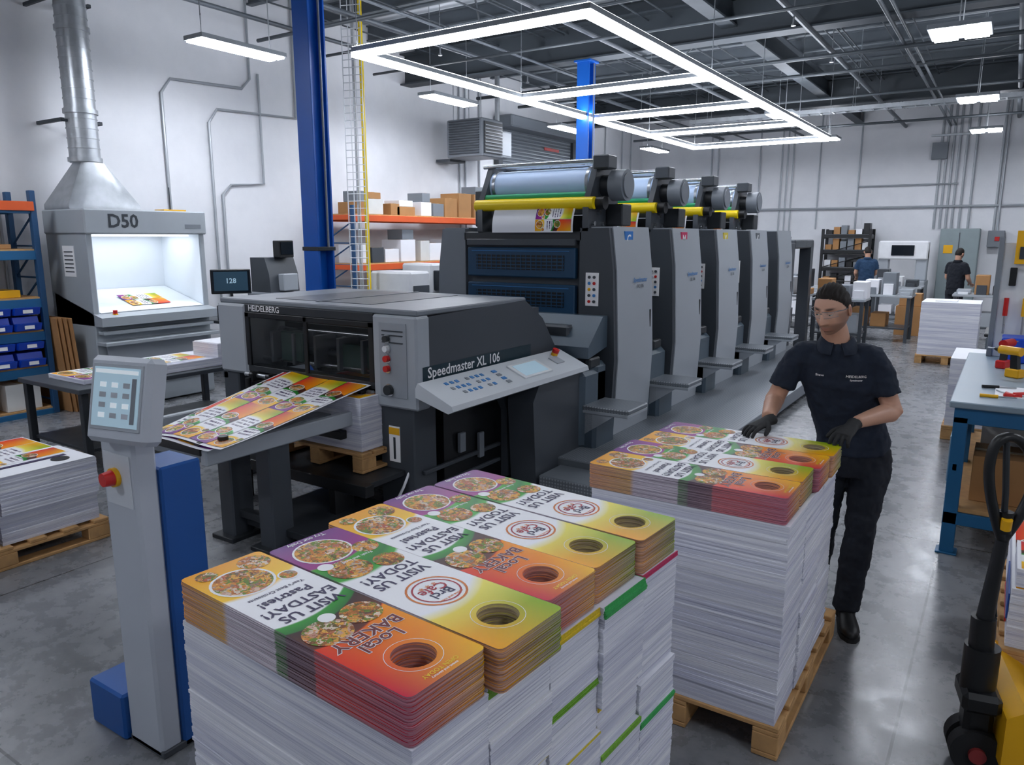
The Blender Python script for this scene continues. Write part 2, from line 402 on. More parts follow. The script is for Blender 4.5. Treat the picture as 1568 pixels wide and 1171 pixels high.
# LED frame
zl=3.9; x0,x1=-5.97,-3.25
b=B('led_frame_light')
def bar(p0,p1,w=.045):
    (xa,ya),(xb,yb)=p0,p1
    b.b2(min(xa,xb)-w,max(xa,xb)+w,min(ya,yb)-w,max(ya,yb)+w,zl+.0,zl+.05,HOUS,0)
    b.b2(min(xa,xb)-w*.8,max(xa,xb)+w*.8,min(ya,yb)-w*.8,max(ya,yb)+w*.8,zl+.05,zl+.056,LEDU,0)  # glowing top strip added so the ceiling bounces more light
    b.b2(min(xa,xb)-w-.001,max(xa,xb)+w+.001,min(ya,yb)-w-.001,max(ya,yb)+w+.001,zl-.05,zl,LED,0)
for y in (6.13,9.32,11.5,13.8,16.25): bar((x0,y),(x1,y))
for x in (x0,x1): bar((x,6.13),(x,16.25))
for y in (6.13,9.32,11.5,13.8,16.25):
    for x in (x0,x1): b.cyl((x,y,zl+.05),(x,y,ZC),.005,STEEL,n=6)
b.done()
def highbay(x,y,z,w,l,m=None):
    b=B('high_bay_light'); b.b2(x-w/2,x+w/2,y-l/2,y+l/2,z,z+.05,HOUS)
    k=w/2-.04
    for s in (-1,1):
        b.b2(x+s*w/4-k*.45,x+s*w/4+k*.45,y-l/2+.02,y+l/2-.02,z-.02,z,m or LEDH,0)
    b.b2(x-w/2+.05,x+w/2-.05,y-l/2+.05,y+l/2-.05,z+.05,z+.055,LEDN,0)  # glowing top panel added as uplight fill
    for s in(-1,1): b.cyl((x,y+s*l*.4,z+.05),(x,y+s*l*.4,ZC),.006,STEEL,n=6)
    b.done()
for y in (2.2,6.2,10.3,14.3,18.9): highbay(-8.0,y,4.2,.34,1.2)
for y in (1.0,5.6): highbay(-.73,y,4.2,.6,.62,LEDN)  # out-of-view high bays added as fill over the foreground
for y in (10.06,14.9,19.3): highbay(-.73,y,4.2,.6,.62)
for y in (-2.0,2.0): highbay(-4.2,y,4.2,.6,.62,LEDN if y>0 else LEDH)  # unseen high bays added as fill, overhead and behind the camera
for y in (15.2,19.4): highbay(-3.9,y,4.25,.5,.6)
for y in (0.5,6.0,12.0): highbay(3.2,y,4.2,.6,.62)  # unseen row on the right, added as fill light

# roll up door, conduits
b=B('door_1')
b.b2(XL+.01,XL+.06,14.3,17.6,0,4.35,ROLLUP,0)
for i in range(56):
    z=.03+i*.077; b.prism([(XL+.06,z),(XL+.085,z+.02),(XL+.085,z+.05),(XL+.06,z+.07)],1,14.4,17.5,ROLLUP)
b.b2(XL+.01,XL+.14,14.18,14.34,0,4.4,GREYD); b.b2(XL+.01,XL+.14,17.56,17.72,0,4.4,GREYD); b.b2(XL+.01,XL+.5,14.15,17.75,4.35,4.6,GREYM,.03)
b.b2(XL+.09,XL+.1,16.2,16.9,4.05,4.12,RED,0)
b.done()
b=B('wall_conduits')
PG=M('conduit','#a8adb2',.4,.3)
def cond(pts,r=.018): b.tube(pts,r,PG,8)
X=XL+.03
for y in (3.9,4.15): cond([(X,y,0.3),(X,y,ZC)])
cond([(X,6.3,.8),(X,6.3,3.9),(X,6.45,4.1),(X,7.6,4.15),(X,7.75,4.3),(X,7.75,ZC)]); cond([(X,7.0,.8),(X,7.0,3.6),(X,7.15,3.8),(X,8.6,3.85),(X,8.6,ZC)])
cond([(X,7.15,.8),(X,7.15,2.6),(X,7.3,2.75),(X,7.9,2.8),(X,7.9,4.4)])
for y in (12.9,13.1,13.6,18.4,18.7,19.6,20.7,21.3): cond([(X,y,.5),(X,y,ZC)])
for k,(xx,z0) in enumerate(((-7.6,0),(-7.4,0),(-6.2,0),(-5.6,1),(-5.45,1),(-5.3,1),(-4.6,2.2),(-3.6,2.2),(-1.75,2.2),(-1.62,2.2),(-1.49,2.2),(-1.36,2.2),(-1.2,2.2),(-1.0,2.2),(-.45,2),(.3,1))):
    b.tube([(xx,YB-.03,z0),(xx,YB-.03,ZC)],.02 if k<8 else .03,PG,8)
b.tube([(-6.2,YB-.07,2.75),(0.5,YB-.07,2.75)],.03,PG,8); b.tube([(-3.6,YB-.07,3.3),(-1.3,YB-.07,3.3)],.02,PG,8)
b.b2(-2.0,-.9,YB-.08,YB-.01,4.45,4.5,GALV)
b.b2(-1.95,-1.6,YB-.16,YB-.01,3.9,4.3,GREYM); b.done()

# ---------------------------------------------------------------- duct + D50 booth
b=B('ventilation_duct')
cx,cy=-9.25,4.92
b.cyl((cx,cy,2.85),(cx,cy,ZC),.165,GALV,n=32)
z=2.9
while z<ZC: b.cyl((cx,cy,z),(cx,cy,z+.012),.171,GALV,n=32); z+=.11
for z in (2.86,3.4,4.3,5.1): b.cyl((cx,cy,z),(cx,cy,z+.05),.185,GALV,n=32); 
for z in (3.3,4.6): b.b2(XL,cx+.02,cy-.24,cy-.2,z,z+.04,STRB); b.b2(XL,cx+.02,cy+.2,cy+.24,z,z+.04,STRB); b.b2(cx-.02,cx+.02,cy-.24,cy+.24,z,z+.03,STRB)
def rr(hx,hy,z,rnd):
    o=[]
    for i in range(32):
        a=2*math.pi*i/32; c,s_=math.cos(a),math.sin(a); k=1/max(abs(c)/hx,abs(s_)/hy); 
        q=1/math.sqrt((c/hx)**2+(s_/hy)**2); t=k*(1-rnd)+q*rnd; o.append(Vector((cx+.03+c*t,cy+.02+s_*t,z)))
    return o
b.rings([rr(.30,.42,2.312,0),rr(.30,.42,2.37,0),rr(.165,.165,2.85,1)],GALV); b.done()

b=B('light_viewing_booth')
x0,x1,y0,y1=-9.5,-8.62,4.5,5.98
b.b2(x0,x1,y0,y1,.02,1.0,BOOTH,.01)
b.b2(x0,x1,y0,y0+.06,1.0,2.05,BOOTH); b.b2(x0,x1,y1-.06,y1,1.0,2.05,BOOTH); b.b2(x0,x0+.06,y0+.06,y1-.06,1.0,2.05,BOOTHL)
b.b2(x0,x1+.04,y0-.02,y1+.02,2.03,2.308,BOOTH,.015)
b.b2(x0+.06,x1-.01,y0+.06,y0+.07,1.1,2.03,BOOTHL,0); b.b2(x0+.06,x1-.01,y1-.07,y1-.06,1.1,2.03,BOOTHL,0)
b.b2(x0+.2,x1-.1,y0+.15,y1-.15,2.005,2.025,LEDB,0)
b.prism([(x0+.06,1.0),(x1+.16,1.0),(x1+.16,1.1),(x1+.02,1.13),(x0+.06,1.35)],1,y0,y1,BOOTH)
b.prism([(x1+.0,1.14),(x1+.0,1.146),(x0+.07,1.36),(x0+.07,1.35)],1,y0+.08,y1-.08,BOOTHL)
b.strips(lambda a,t:Vector((x1-.14-.36*a,5.05+.5*t,1.194+.105*a)),'AB',1)
b.b2(x1,x1+.12,y0+.03,y1-.03,.9,.94,BOOTH); b.b2(x1,x1+.03,y0+.1,y1-.1,.25,.8,GREYL); b.b2(x1,x1+.2,y0,y1,.78,.82,BOOTH)
b.text('D50',.21,TM((x1+.042,4.92,2.17),(0,1,0),(0,0,1)),INKG,off=.025); b.b2(x1+.04,x1+.042,5.7,5.92,2.1,2.15,GREYM,0)
b.b2(x0+.35,x0+.6,y0-.004,y0,1.55,1.9,INKW,0); 
for k in range(6): b.b2(x0+.38,x0+.57,y0-.006,y0-.004,1.6+k*.045,1.612+k*.045,INKG,0)
b.cyl((x1+.05,y0+.22,1.1),(x1+.05,y0+.22,1.13),.03,YEL); b.cyl((x1+.05,y0+.22,1.13),(x1+.05,y0+.22,1.17),.025,RED)
b.b2(x1-.3,x1-.1,y1-.45,y1-.15,2.308,2.33,YEL,.003); b.cyl((x1-.2,y1-.3,2.33),(x1-.2,y1-.3,2.6),.008,GREYD)
b.done()
b=B('cardboard_sheets')
for k in range(4): b.box((-9.3+.05*k,4.28+.03*k,.55),(.7,.015,1.1),CARD,Matrix.Rotation(.06,3,'X'))
b.done()

def rack(name,x0,x1,y0,y1,zs,top,um,bm,shelfm,face='x'):
    b=B(name)
    for x in (x0,x1):
        for y in (y0,y1): b.b2(x-.035,x+.035,y-.03,y+.03,0,top,um)
    for y in (y0,y1):
        z=.15
        while z<top-.4: b.tube([(x0,y,z),(x1,y,z+.35)],.012,um,6); b.tube([(x0,y,z),(x1,y,z)],.012,um,6); z+=.35
    for z in zs:
        for x in (x0,x1): b.b2(x-.02,x+.02,y0,y1,z-.1,z,bm)
        for y in (y0,y1): b.b2(x0,x1,y-.02,y+.02,z-.08,z,bm)
        b.b2(x0,x1,y0,y1,z,z+.018,shelfm,0)
    return b
def cbox(b,x,y,z,sx,sy,sz,m=CARD,rot=0):
    b.box((x,y,z+sz/2+.001),(sx,sy,sz),m,rot); b.box((x,y,z+sz+.002),(sx*.98,.05,.003),M('tape','#cdb48c',.4),rot,0)

b=rack('storage_rack',-9.65,-9.1,1.2,4.2,(.06,.55,.95,1.32,1.85,2.35),2.5,RACKB,TEAL,WOOD)
b.b2(-9.07,-9.05,1.2,4.2,2.28,2.38,ORANGE)
for r in range(4):
    for c in range(9):
        y=4.0-c*.3; z=.575+r*.19 if r<2 else .975+(r-2)*.175
        b.prism([(-9.35,z),(-9.06,z),(-9.02,z+.08),(-9.1,z+.08),(-9.12,z+.15),(-9.35,z+.15)],1,y-.13,y+.13,BINB)
        b.b2(-9.035,-9.028,y-.05,y+.05,z+.02,z+.06,INKW,0)
for c in range(5): cbox(b,-9.36,3.9-c*.5,.08,.45,.36,.3,CARD if c%2 else M('box_white','#d8d8d4',.7))
for c in range(6): b.b2(-9.5,-9.15,3.7-c*.42,4.0-c*.42,1.34,1.42+.05*(c%3),GREYM if c%2 else YEL)
for c in range(5): b.b2(-9.55,-9.12,3.5-c*.5,3.95-c*.5,1.87,1.92+.04*(c%3),CARD)
b.b2(-9.5,-9.15,3.2,3.9,2.37,2.5,CARD); b.done()

b=rack('pallet_rack',-9.6,-8.9,8.9,13.4,(.5,1.55,2.35),2.5,RACKB,ORANGE,WOOD)
RK=random.Random(3)
for zi,z in enumerate((.52,1.57,2.37)):
    y=9.2
    while y<12.6:
        w=.22+RK.random()*.3; h=.1+RK.random()*(.3 if zi<2 else .15); m=[CARD,PAPER,CARD,GREYD,MC['box_white'],GREYM,PAPER][RK.randrange(7)]
        if z>2 and 11.2<y<12.5: h=.3+RK.random()*.15; m=CARD
        cbox(b,-9.2,y,z,.45,w*.92,h,m)
        if RK.random()<.4: cbox(b,-9.15,y,z+h+.004,.35,w*.7,.1+RK.random()*.12,[CARD,PAPER,GREYM][RK.randrange(3)])
        y+=w+.04
b.b2(-9.45,-8.98,12.75,13.3,2.4,2.95,M('shrink_wrap','#c9ced4',.2,0,.2,10)); b.done()

b=B('unit_heater')
b.b2(-9.4,-8.55,12.0,12.7,3.5,4.2,GREYM,.02); 
for k in range(14): b.b2(-9.33,-8.62,11.975,12.0,3.56+k*.045,3.585+k*.045,GREYD,0)
b.b2(-8.55,-8.53,12.05,12.65,3.56,4.14,GREYDD,0)
for k in range(9): b.b2(-8.53,-8.515,12.07,12.63,3.58+k*.06,3.6+k*.06,GREYL,0)
for x in (-9.3,-8.65): 
    for y in(12.1,12.6): b.cyl((x,y,4.2),(x,y,ZC),.01,STEEL,n=6)
b.b2(-9.75,-9.4,12.1,12.6,3.45,3.5,GREYD); b.b2(-9.4,-9.0,13.2,13.7,3.6,4.15,GREYM,.02); 
for k in range(9): b.b2(-9.37,-9.03,13.185,13.2,3.65+k*.05,3.67+k*.05,GREYL,0)
b.b2(-9.0,-8.985,13.25,13.65,3.65,4.1,GREYL,0)
b.cyl((-9.2,13.45,4.15),(-9.2,13.45,ZC),.05,GALV); b.done()
b=B('cable_ladder')
MW=M('wire_mesh_white','#c8ccd0',.4,.3)
lx,ly=-7.9,8.0
for dx in (-.15,-.05,.05,.15): b.cyl((lx+dx*.9,ly+dx*.3,0),(lx+dx*.9,ly+dx*.3,ZC),.007,MW,n=6)
z=.1
while z<ZC: b.tube([(lx-.135,ly-.045,z),(lx+.135,ly+.045,z)],.006,MW,6); z+=.1
b.cyl((lx+.05,ly+.13,0),(lx+.05,ly+.13,ZC),.03,YELR); b.cyl((lx-.08,ly+.1,0),(lx-.08,ly+.1,ZC),.018,PG); b.done()

b=B('office_desk'); b.b2(-9.4,-8.3,6.2,7.6,.86,.9,M('desk_top','#4a4f54',.4)); 
for x in(-9.35,-8.36):
    for y in(6.26,7.54): b.b2(x-.03,x+.03,y-.03,y+.03,0,.86,GREYD)
b.b2(-9.3,-8.4,6.9,7.5,.1,.7,GREYM); b.done()
def monitor(x,y,z,rz,w=.5,h=.32):
    b=B('computer_monitor'); b.b2(-.02,.02,-w/2,w/2,.16,.16+h,BLACK,.008); b.b2(.02,.024,-w/2+.015,w/2-.015,.175,.145+h,SCRB,0)
    b.b2(.024,.025,-w/2+.04,w/2-.04,.2,.13+h,M('screen_ui','#2a4454',.3,0,0,emit=.15),0)
    b.text('128',.09,TM((.027,.0,.2+h*.4),(0,1,0),(0,0,1)),SCR)
    b.cyl((0,0,.02),(0,0,.2),.02,BLACK); b.b2(-.1,.1,-.12,.12,0,.02,BLACK); b.done(loc=(x,y,z),rz=rz)
monitor(-8.6,6.32,1.1,-.6); 
b=B('monitor_riser'); b.b2(-8.8,-8.4,6.22,6.5,.9,1.1,GREYD); b.done()
b=B('plate_scanner')
b.b2(-8.85,-8.35,6.75,7.4,.9,1.25,GREYM,.02); b.prism([(-8.8,1.25),(-8.4,1.25),(-8.42,1.5),(-8.5,1.72),(-8.8,1.72)],1,6.8,7.3,GREYD); b.b2(-8.42,-8.3,6.95,7.2,1.27,1.5,GREYL,.01)
b.b2(-8.5,-8.36,6.95,7.2,1.72,1.95,BLACK,.01); b.b2(-8.36,-8.35,6.97,7.18,1.76,1.93,SCRB,0); b.b2(-8.6,-8.5,6.85,7.2,1.2,1.3,BLACK); b.done()
b=B('plate_printer')
LG=M('printer_ivory','#d4d6d8',.45)
b.b2(-8.0,-7.2,8.3,8.75,0,1.5,LG,.03); b.b2(-8.0,-7.2,8.78,10.4,0,1.15,LG,.03); b.b2(-7.9,-7.3,8.9,9.3,1.15,1.6,LG,.03); b.b2(-7.32,-7.18,8.95,9.25,1.2,1.5,SCRB,.01)
b.b2(-7.95,-7.3,9.4,10.3,1.15,1.35,M('printer_grey','#9aa0a5',.45),.02); b.b2(-7.21,-7.19,8.9,10.3,.5,.9,GREYL); b.b2(-7.22,-7.18,8.36,8.7,.9,1.3,GREYD); b.done()
for (x,y,z) in ((-7.2,6.9,0),):
    b=B('office_chair'); b.cyl((x,y,.06),(x,y,.5),.03,BLACK)
    for k in range(5):
        a=k*1.2566; b.tube([(x,y,.1),(x+.28*math.cos(a),y+.28*math.sin(a),.07)],.02,BLACK,8); b.sph((x+.28*math.cos(a),y+.28*math.sin(a),.032),.032,BLACK,10)
    b.b2(x-.24,x+.24,y-.24,y+.24,.5,.58,BLACK,.03); b.b2(x-.22,x+.22,y+.2,y+.26,.65,1.2,BLACK,.03); b.b2(x-.03,x+.03,y+.22,y+.27,.5,.7,BLACK); b.done()

# ---------------------------------------------------------------- paper / pallets
def add_pallet(b,x0,x1,y0,y1,z0=0,along='x'):
    for x in (x0+.05,(x0+x1)/2,x1-.05):
        for y in (y0+.07,(y0+y1)/2,y1-.07): b.b2(x-.05,x+.05,y-.07,y+.07,z0+.022,z0+.1,WOOD)
        b.b2(x-.05,x+.05,y0,y1,z0,z0+.022,WOOD)
    n=7
    for k in range(n):
        y=y0+.05+(y1-y0-.1)*k/(n-1); b.b2(x0,x1,y-.05,y+.05,z0+.12,z0+.142,WOOD)
    for x in (x0+.05,(x0+x1)/2,x1-.05): b.b2(x-.05,x+.05,y0,y1,z0+.1,z0+.12,WOOD)
def add_paper(b,x0,x1,y0,y1,z0,z1,m=None,lt=.009,jit=.0016,drift=.0035):
    m=m or PEDGE; z=z0; dx=dy=0; rings=[]
    while z<z1-1e-5:
        t=min(lt*(.6+.8*RN.random()),z1-z)
        if RN.random()<.1: dx=(RN.random()-.5)*2*drift; dy=(RN.random()-.5)*2*drift
        ax=dx+(RN.random()-.5)*2*jit; ay=dy+(RN.random()-.5)*2*jit
        for zz in (z,z+t*.93):
            rings.append([Vector((x0+ax,y0+ay,zz)),Vector((x1+ax,y0+ay,zz)),Vector((x1+ax,y1+ay,zz)),Vector((x0+ax,y1+ay,zz))])
        q=.0012
        rings.append([Vector((x0+ax+q,y0+ay+q,z+t*.93)),Vector((x1+ax-q,y0+ay+q,z+t*.93)),Vector((x1+ax-q,y1+ay-q,z+t*.93)),Vector((x0+ax+q,y1+ay-q,z+t*.93))])
        rings.append([p+Vector((0,0,t*.07)) for p in rings[-1]])
        z+=t
    b.rings(rings,m)

def flyer_pile(b,x0,y0,L,W,z0,z1,kind):
    mat=FLA if kind=='A' else FLB
    hx,hy,hr=L*.875,W*.5,W*.212
    ang=[2*math.pi*i/56 for i in range(56)]
    cr=.016
    corners=[]
    for cx_,cy_,a0 in ((L-cr,W-cr,0),(cr,W-cr,90),(cr,cr,180),(L-cr,cr,270)):
        for k in range(4):
            a=math.radians(a0+k*30); corners.append((cx_+cr*math.cos(a),cy_+cr*math.sin(a)))
    pts=[]
    for a in ang:
        c,s_=math.cos(a),math.sin(a); ts=[]
        if c>1e-6: ts.append((L-hx)/c)
        if c<-1e-6: ts.append(-hx/c)
        if s_>1e-6: ts.append((W-hy)/s_)
        if s_<-1e-6: ts.append(-hy/s_)
        t=min(ts); px,py=hx+c*t,hy+s_*t
        if (px<cr or px>L-cr) and (py<cr or py>W-cr): continue
        pts.append((a,px,py))
    for px,py in corners: pts.append((math.atan2(py-hy,px-hx)%(2*math.pi),px,py))
    pts.sort(); n=len(pts)
    outer=[(p[1],p[2]) for p in pts]; inner=[(hx+hr*math.cos(p[0]),hy+hr*math.sin(p[0])) for p in pts]
    z=z0; vs=[];uv=[];fs=[]
    def putring(loop,zz,jx,jy):
        for (px,py) in loop:
            vs.append(Vector((x0+px+jx,y0+py+jy,zz))); uv.append((px/L+1e-5,py/W))
    cnt=0
    while z<z1-1e-5:
        t=min(.0036*(.7+.6*RN.random()),z1-z); last=z+t>=z1-1e-5
        jx,jy=(RN.random()-.5)*.0034,(RN.random()-.5)*.0026
        if last: jx=jy=0
        for loop in (outer,inner):
            putring(loop,z,jx,jy); putring(loop,z+t*.92,jx,jy)
        base=cnt*4*n
        for j in range(n):
            k=(j+1)%n
            fs.append((base+j,base+k,base+n+k,base+n+j)); fs.append((base+2*n+k,base+2*n+j,base+3*n+j,base+3*n+k))
            fs.append((base+n+j,base+n+k,base+3*n+k,base+3*n+j))
            fs.append((base+k,base+j,base+2*n+j,base+2*n+k))
        cnt+=1; z+=t
    b.add(vs,fs,mat,uv)
    zt=z1+.0002
    T=lambda u,v=.5,dz=.0006:TM((x0+u*L,y0+v*W,zt+dz),(0,-1,0),(1,0,0))
    def disk(u,v,r,m,zz=.0004,n=28,r2=0):
        c=Vector((x0+u*L,y0+v*W,zt+zz))
        o=[c+Vector((r*math.cos(t*2*math.pi/n),r*math.sin(t*2*math.pi/n),0)) for t in range(n)]
        if r2:
            i_=[c+Vector((r2*math.cos(t*2*math.pi/n),r2*math.sin(t*2*math.pi/n),0)) for t in range(n)]
            b.add(o+i_,[(j,(j+1)%n,n+(j+1)%n,n+j) for j in range(n)],m)
        else: b.add(o,[tuple(range(n))],m)
    s=W/.225
    if kind=='A':
        disk(.17,.40,W*.35,INKW,.0002); disk(.17,.40,W*.32,FOOD,.0004); disk(.07,.77,W*.19,FOOD); disk(.05,.22,W*.12,FOOD); disk(.235,.82,W*.12,INKW,.0003); disk(.235,.82,W*.10,FOOD)
        b.text("Year's Best Croissants",.017*s,T(.30),INK); b.text('Pastries!',.042*s,T(.35,.48),INK,off=.02); b.text('EASTDAY!',.044*s,T(.410),INK,off=.02); b.text('VISIT US',.047*s,T(.467),INK,off=.02)
        disk(.60,.74,W*.22,FOOD); disk(.615,.28,W*.25,FOOD); disk(.55,.45,W*.09,INKW,.0005)
        for tx,sz,uu in (('BAKERY',.052,.70),('Local',.052,.757)):
            b.text(tx,sz*s,T(uu,.5,.0005),INKW,off=.05); b.text(tx,sz*s,T(uu,.5,.0009),INKM,off=.018)
        b.text('OPEN TODAY',.016*s,T(.968),YELR); b.text('sweet and savoury',.010*s,T(.985),INKW)
    else:
        disk(.14,.42,W*.35,INKW,.0002); disk(.14,.42,W*.325,FOOD,.0004); disk(.22,.82,W*.16,FOOD); b.text('Try our Daily',.022*s,T(.02),INKW)
        disk(.32,.3,W*.25,FOOD); disk(.36,.74,W*.18,FOOD,.0006); disk(.25,.15,W*.09,INKW,.0005); b.text('Fresh and local',.016*s,T(.27,.55),INKW)
        b.text('TODAY!',.046*s,T(.435),INK,off=.02); b.text('VISIT US',.047*s,T(.492),INK,off=.02)
        disk(.64,.5,W*.33,INKO,.0004,r2=W*.305); disk(.64,.5,W*.265,INKR,.0004,r2=W*.245)
        b.text('Cafe',.044*s,T(.625),INKR); b.text('Brcl',.040*s,T(.663),INK); b.text('* * *',.03*s,T(.595),INKO); b.text('coffee and more',.012*s,T(.70),INKO)
    disk(.875,.5,hr*1.3,INKW,.0003,r2=hr*1.27)

L=.83; D=1.175
root=empty('pallet_of_door_hangers',(-.868,.966,0),math.radians(-4.2))
b=B('pallet'); add_pallet(b,-L,0,0,D); b.done(root)
b=B('paper_reams'); f=B('door_hanger_piles')
rows=[(0.0,.232,'A',.0,1.14),(.237,.238,'B',.035,1.142),(.480,.225,'A',-.012,1.14),(.710,.228,'B',-.018,1.138),(.943,.228,'B',-.005,1.14)]
cols=['#7fb83c','#f0d23a','#e0603a','#d23a6a','#3fae5c','#e9c52a']
ei=0
for ri,(y,w,k,ox,zt) in enumerate(rows):
    h=.105 if ri else .11
    z=zt-h
    flyer_pile(f,-L+.004+ox,y,L-.004,w,z,zt,k)
    while z>.15:
        t=min(.12+RN.random()*.09,z-.143); 
        if z-t<.2: t=z-.143
        o=(RN.random()-.5)*.022 if ri else (RN.random()-.5)*.008
        add_paper(b,-L+.002+o*.4,-.004+o+.004,y+.001,y+w+.003,z-t,z-.001)
        if ri and RN.random()<.7:
            c=cols[ei%6]; ei+=1
            em=M('flyer_edge_'+c[1:],c,.6,0,.3,120); tt=.012+RN.random()*.022
            add_paper(b,-.06+o,-.001+o+.004,y+.002,y+w+.0035,z-tt,z-.0015,em,.005)
        z-=t
b.done(root); f.done(root)

root=empty('pallet_of_door_hangers',(-1.40,2.72,0),0)
b=B('pallet'); add_pallet(b,0,.84,0,1.13); b.done(root)
b=B('paper_reams'); f=B('door_hanger_piles')
add_paper(b,.01,.82,.005,.30,.143,.96,drift=.006); add_paper(b,.012,.825,.303,.62,.143,.955,drift=.006); add_paper(b,.01,.822,.623,.93,.143,.95,drift=.006); b.done(root)
for i,(k,ox) in enumerate((('A',.0),('B',.0),('A',.02),('B',.03))):
    flyer_pile(f,ox,.0+i*.226,.81,.222,.962,1.066-.004*(i>1),k)
f.done(root)

root=empty('pallet_of_printed_sheets',(0,0,0))
b=B('pallet'); add_pallet(b,-5.95,-4.93,1.25,2.53); b.done(root)
b=B('paper_reams'); add_paper(b,-5.92,-5.44,1.3,2.48,.143,.56,drift=.01); add_paper(b,-5.43,-4.96,1.3,1.88,.143,.36,drift=.01); add_paper(b,-5.43,-4.95,1.3,1.9,.36,.575); add_paper(b,-5.43,-4.97,1.9,2.49,.143,.33,drift=.01); add_paper(b,-5.425,-4.955,1.91,2.5,.33,.57)
b.ptop(-5.92,-5.45,1.3,2.48,.56,'AB',2); b.ptop(-5.43,-4.955,1.3,1.9,.575,'AB',1); b.b2(-5.43,-4.955,1.92,2.49,.57,.574,PAPER,0); b.ptop(-5.4,-5.2,1.95,2.45,.574,'A',1); b.cyl((-5.07,2.33,.575),(-5.07,2.33,.578),.055,BLACK); b.b2(-5.17,-5.13,2.0,2.4,.575,.577,INK,0); b.done(root)
for (x0,x1,y0,y1,h) in ((-1.15,-.3,13.6,14.5,.98),(-.42,.45,8.5,9.4,.82)):
    root=empty('pallet_of_blank_paper',(0,0,0)); b=B('pallet'); add_pallet(b,x0,x1,y0,y1); b.done(root)
    b=B('paper_reams'); add_paper(b,x0+.02,x1-.02,y0+.02,y1-.02,.143,h,lt=.02,drift=.01); b.b2(x0+.02,x1-.02,y0+.02,y1-.02,h,h+.004,PAPER,0)
    b.b2(x0+.2,x0+.5,y0+.2,y0+.6,h+.004,h+.02,PAPER,0); b.done(root)

b=B('sheet_inspection_table'); b.b2(-7.35,-6.3,3.1,5.0,.72,.76,GREYD); 
for x in(-7.3,-6.36):
    for y in(3.16,4.94): b.b2(x-.03,x+.03,y-.03,y+.03,0,.72,GREYDD)
b.b2(-7.3,-6.36,3.16,4.94,.2,.23,GREYDD); b.done()
b=B('paper_piles'); add_paper(b,-7.0,-6.4,3.9,4.9,.762,.84); add_paper(b,-6.8,-6.4,4.5,4.95,.84,.97); b.ptop(-6.95,-6.5,3.95,4.45,.84,'BA'); add_paper(b,-7.1,-6.5,3.25,3.85,.762,.80); b.ptop(-7.1,-6.5,3.25,3.85,.8,'AB'); b.b2(-6.8,-6.42,4.52,4.93,.97,.975,PAPER,0); b.done()

# ---------------------------------------------------------------- PRESS
press=empty('offset_printing_press')
b=B('delivery_unit')
xl,xr,yf=-5.45,-3.3,3.87
side=[(yf,.84),(yf,1.46),(5.22,1.49),(5.5,1.32),(5.72,1.05),(5.8,.8),(5.82,.06),(4.95,.06),(4.95,.62),(4.8,.84)]
b.prism(side,0,xr-.06,xr,GREYD); b.prism(side,0,xl,xl+.06,GREYD)
b.b2(xl,-5.1,yf-.02,yf+.4,.9,1.47,GREYL,.02); b.b2(-3.7,xr+.005,yf-.03,yf+.12,.82,1.47,GREYL,.015)
b.b2(xl+.02,xr-.01,yf+.0,5.25,1.47,1.51,GREYM,.01); b.b2(-5.1,-3.7,yf-.015,yf+.1,1.41,1.475,GREYDD,.005)
b.b2(-4.95,-3.9,4.05,5.1,1.508,1.514,GREYD,.002); b.b2(-4.43,-4.41,4.0,5.2,1.512,1.518,GREYM,0)
b.b2(-5.1,-3.7,yf-.01,yf+.1,.93,.98,GREYDD); b.b2(-5.1,-3.7,yf+.6,yf+.65,.9,1.42,BLACK,0)
b.b2(-5.1,-3.7,yf-.012,yf-.004,.98,1.41,GLASS,0)
b.b2(-4.42,-4.38,yf-.02,yf,.98,1.41,BLACK); b.b2(-5.1,-5.05,yf-.02,yf,.98,1.41,BLACK); b.b2(-3.75,-3.7,yf-.02,yf,.98,1.41,BLACK); b.b2(-5.1,-3.7,yf-.02,yf,1.37,1.41,BLACK)
for z,y,r,m in ((1.1,.25,.03,STEEL),(1.22,.35,.045,CHROME),(1.02,.15,.015,STEEL),(1.33,.3,.02,STEEL)): b.cyl((-5.1,yf+y,z),(-3.7,yf+y,z),r,m)
for k in range(5): b.b2(-4.95+k*.25,-4.92+k*.25,yf+.1,yf+.4,1.0,1.25,GREYM)
b.b2(-4.85,-4.6,yf+.12,yf+.2,1.02,1.26,M('glass_green','#56706a',.2),.01); b.b2(-4.2,-3.8,yf+.14,yf+.2,1.02,1.2,MC['glass_green'],.01)
b.b2(-4.9,-4.0,yf+.3,yf+.33,1.355,1.368,LEDB,0)
b.text('HEIDELBERG',.066,TM((-5.05,yf-.018,1.442),(1,0,0),(0,0,1)),INKW,'LEFT')
for k in range(7): 
    x=-5.0+k*.2; b.b2(x,x+.05,yf-.1,yf+.1,.86,.94,BLACK,.01); b.cyl((x+.025,yf-.12,.82),(x+.025,yf-.12,.9),.02,BLACK)
b.cyl((-5.1,yf-.04,.91),(-3.7,yf-.04,.91),.018,STEEL)
xb=-3.5
b.b2(xb-.13,xb+.12,yf-.036,yf-.03,.9,1.42,M('button_plate','#969ca2',.35))
for z,m in ((1.31,GREYDD),(1.24,WHITE),(1.17,RED),(1.1,RED),(.95,GREYDD)):
    for dx in ((-.05,) if z>.96 else (-.04,)): b.cyl((xb+dx,yf-.07,z),(xb+dx,yf-.03,z),.022 if z>.96 else .035,m); b.cyl((xb+dx,yf-.045,z),(xb+dx,yf-.03,z),.032 if z>.96 else .045,CHROME)
for z in (1.36,1.33,1.28): b.b2(xb-.1,xb+.09,yf-.04,yf-.036,z,z+.008,INKG,0)
b.b2(xr,xr+.006,3.9,5.3,.99,1.12,M('strip_dark_green','#16303a',.35),0)
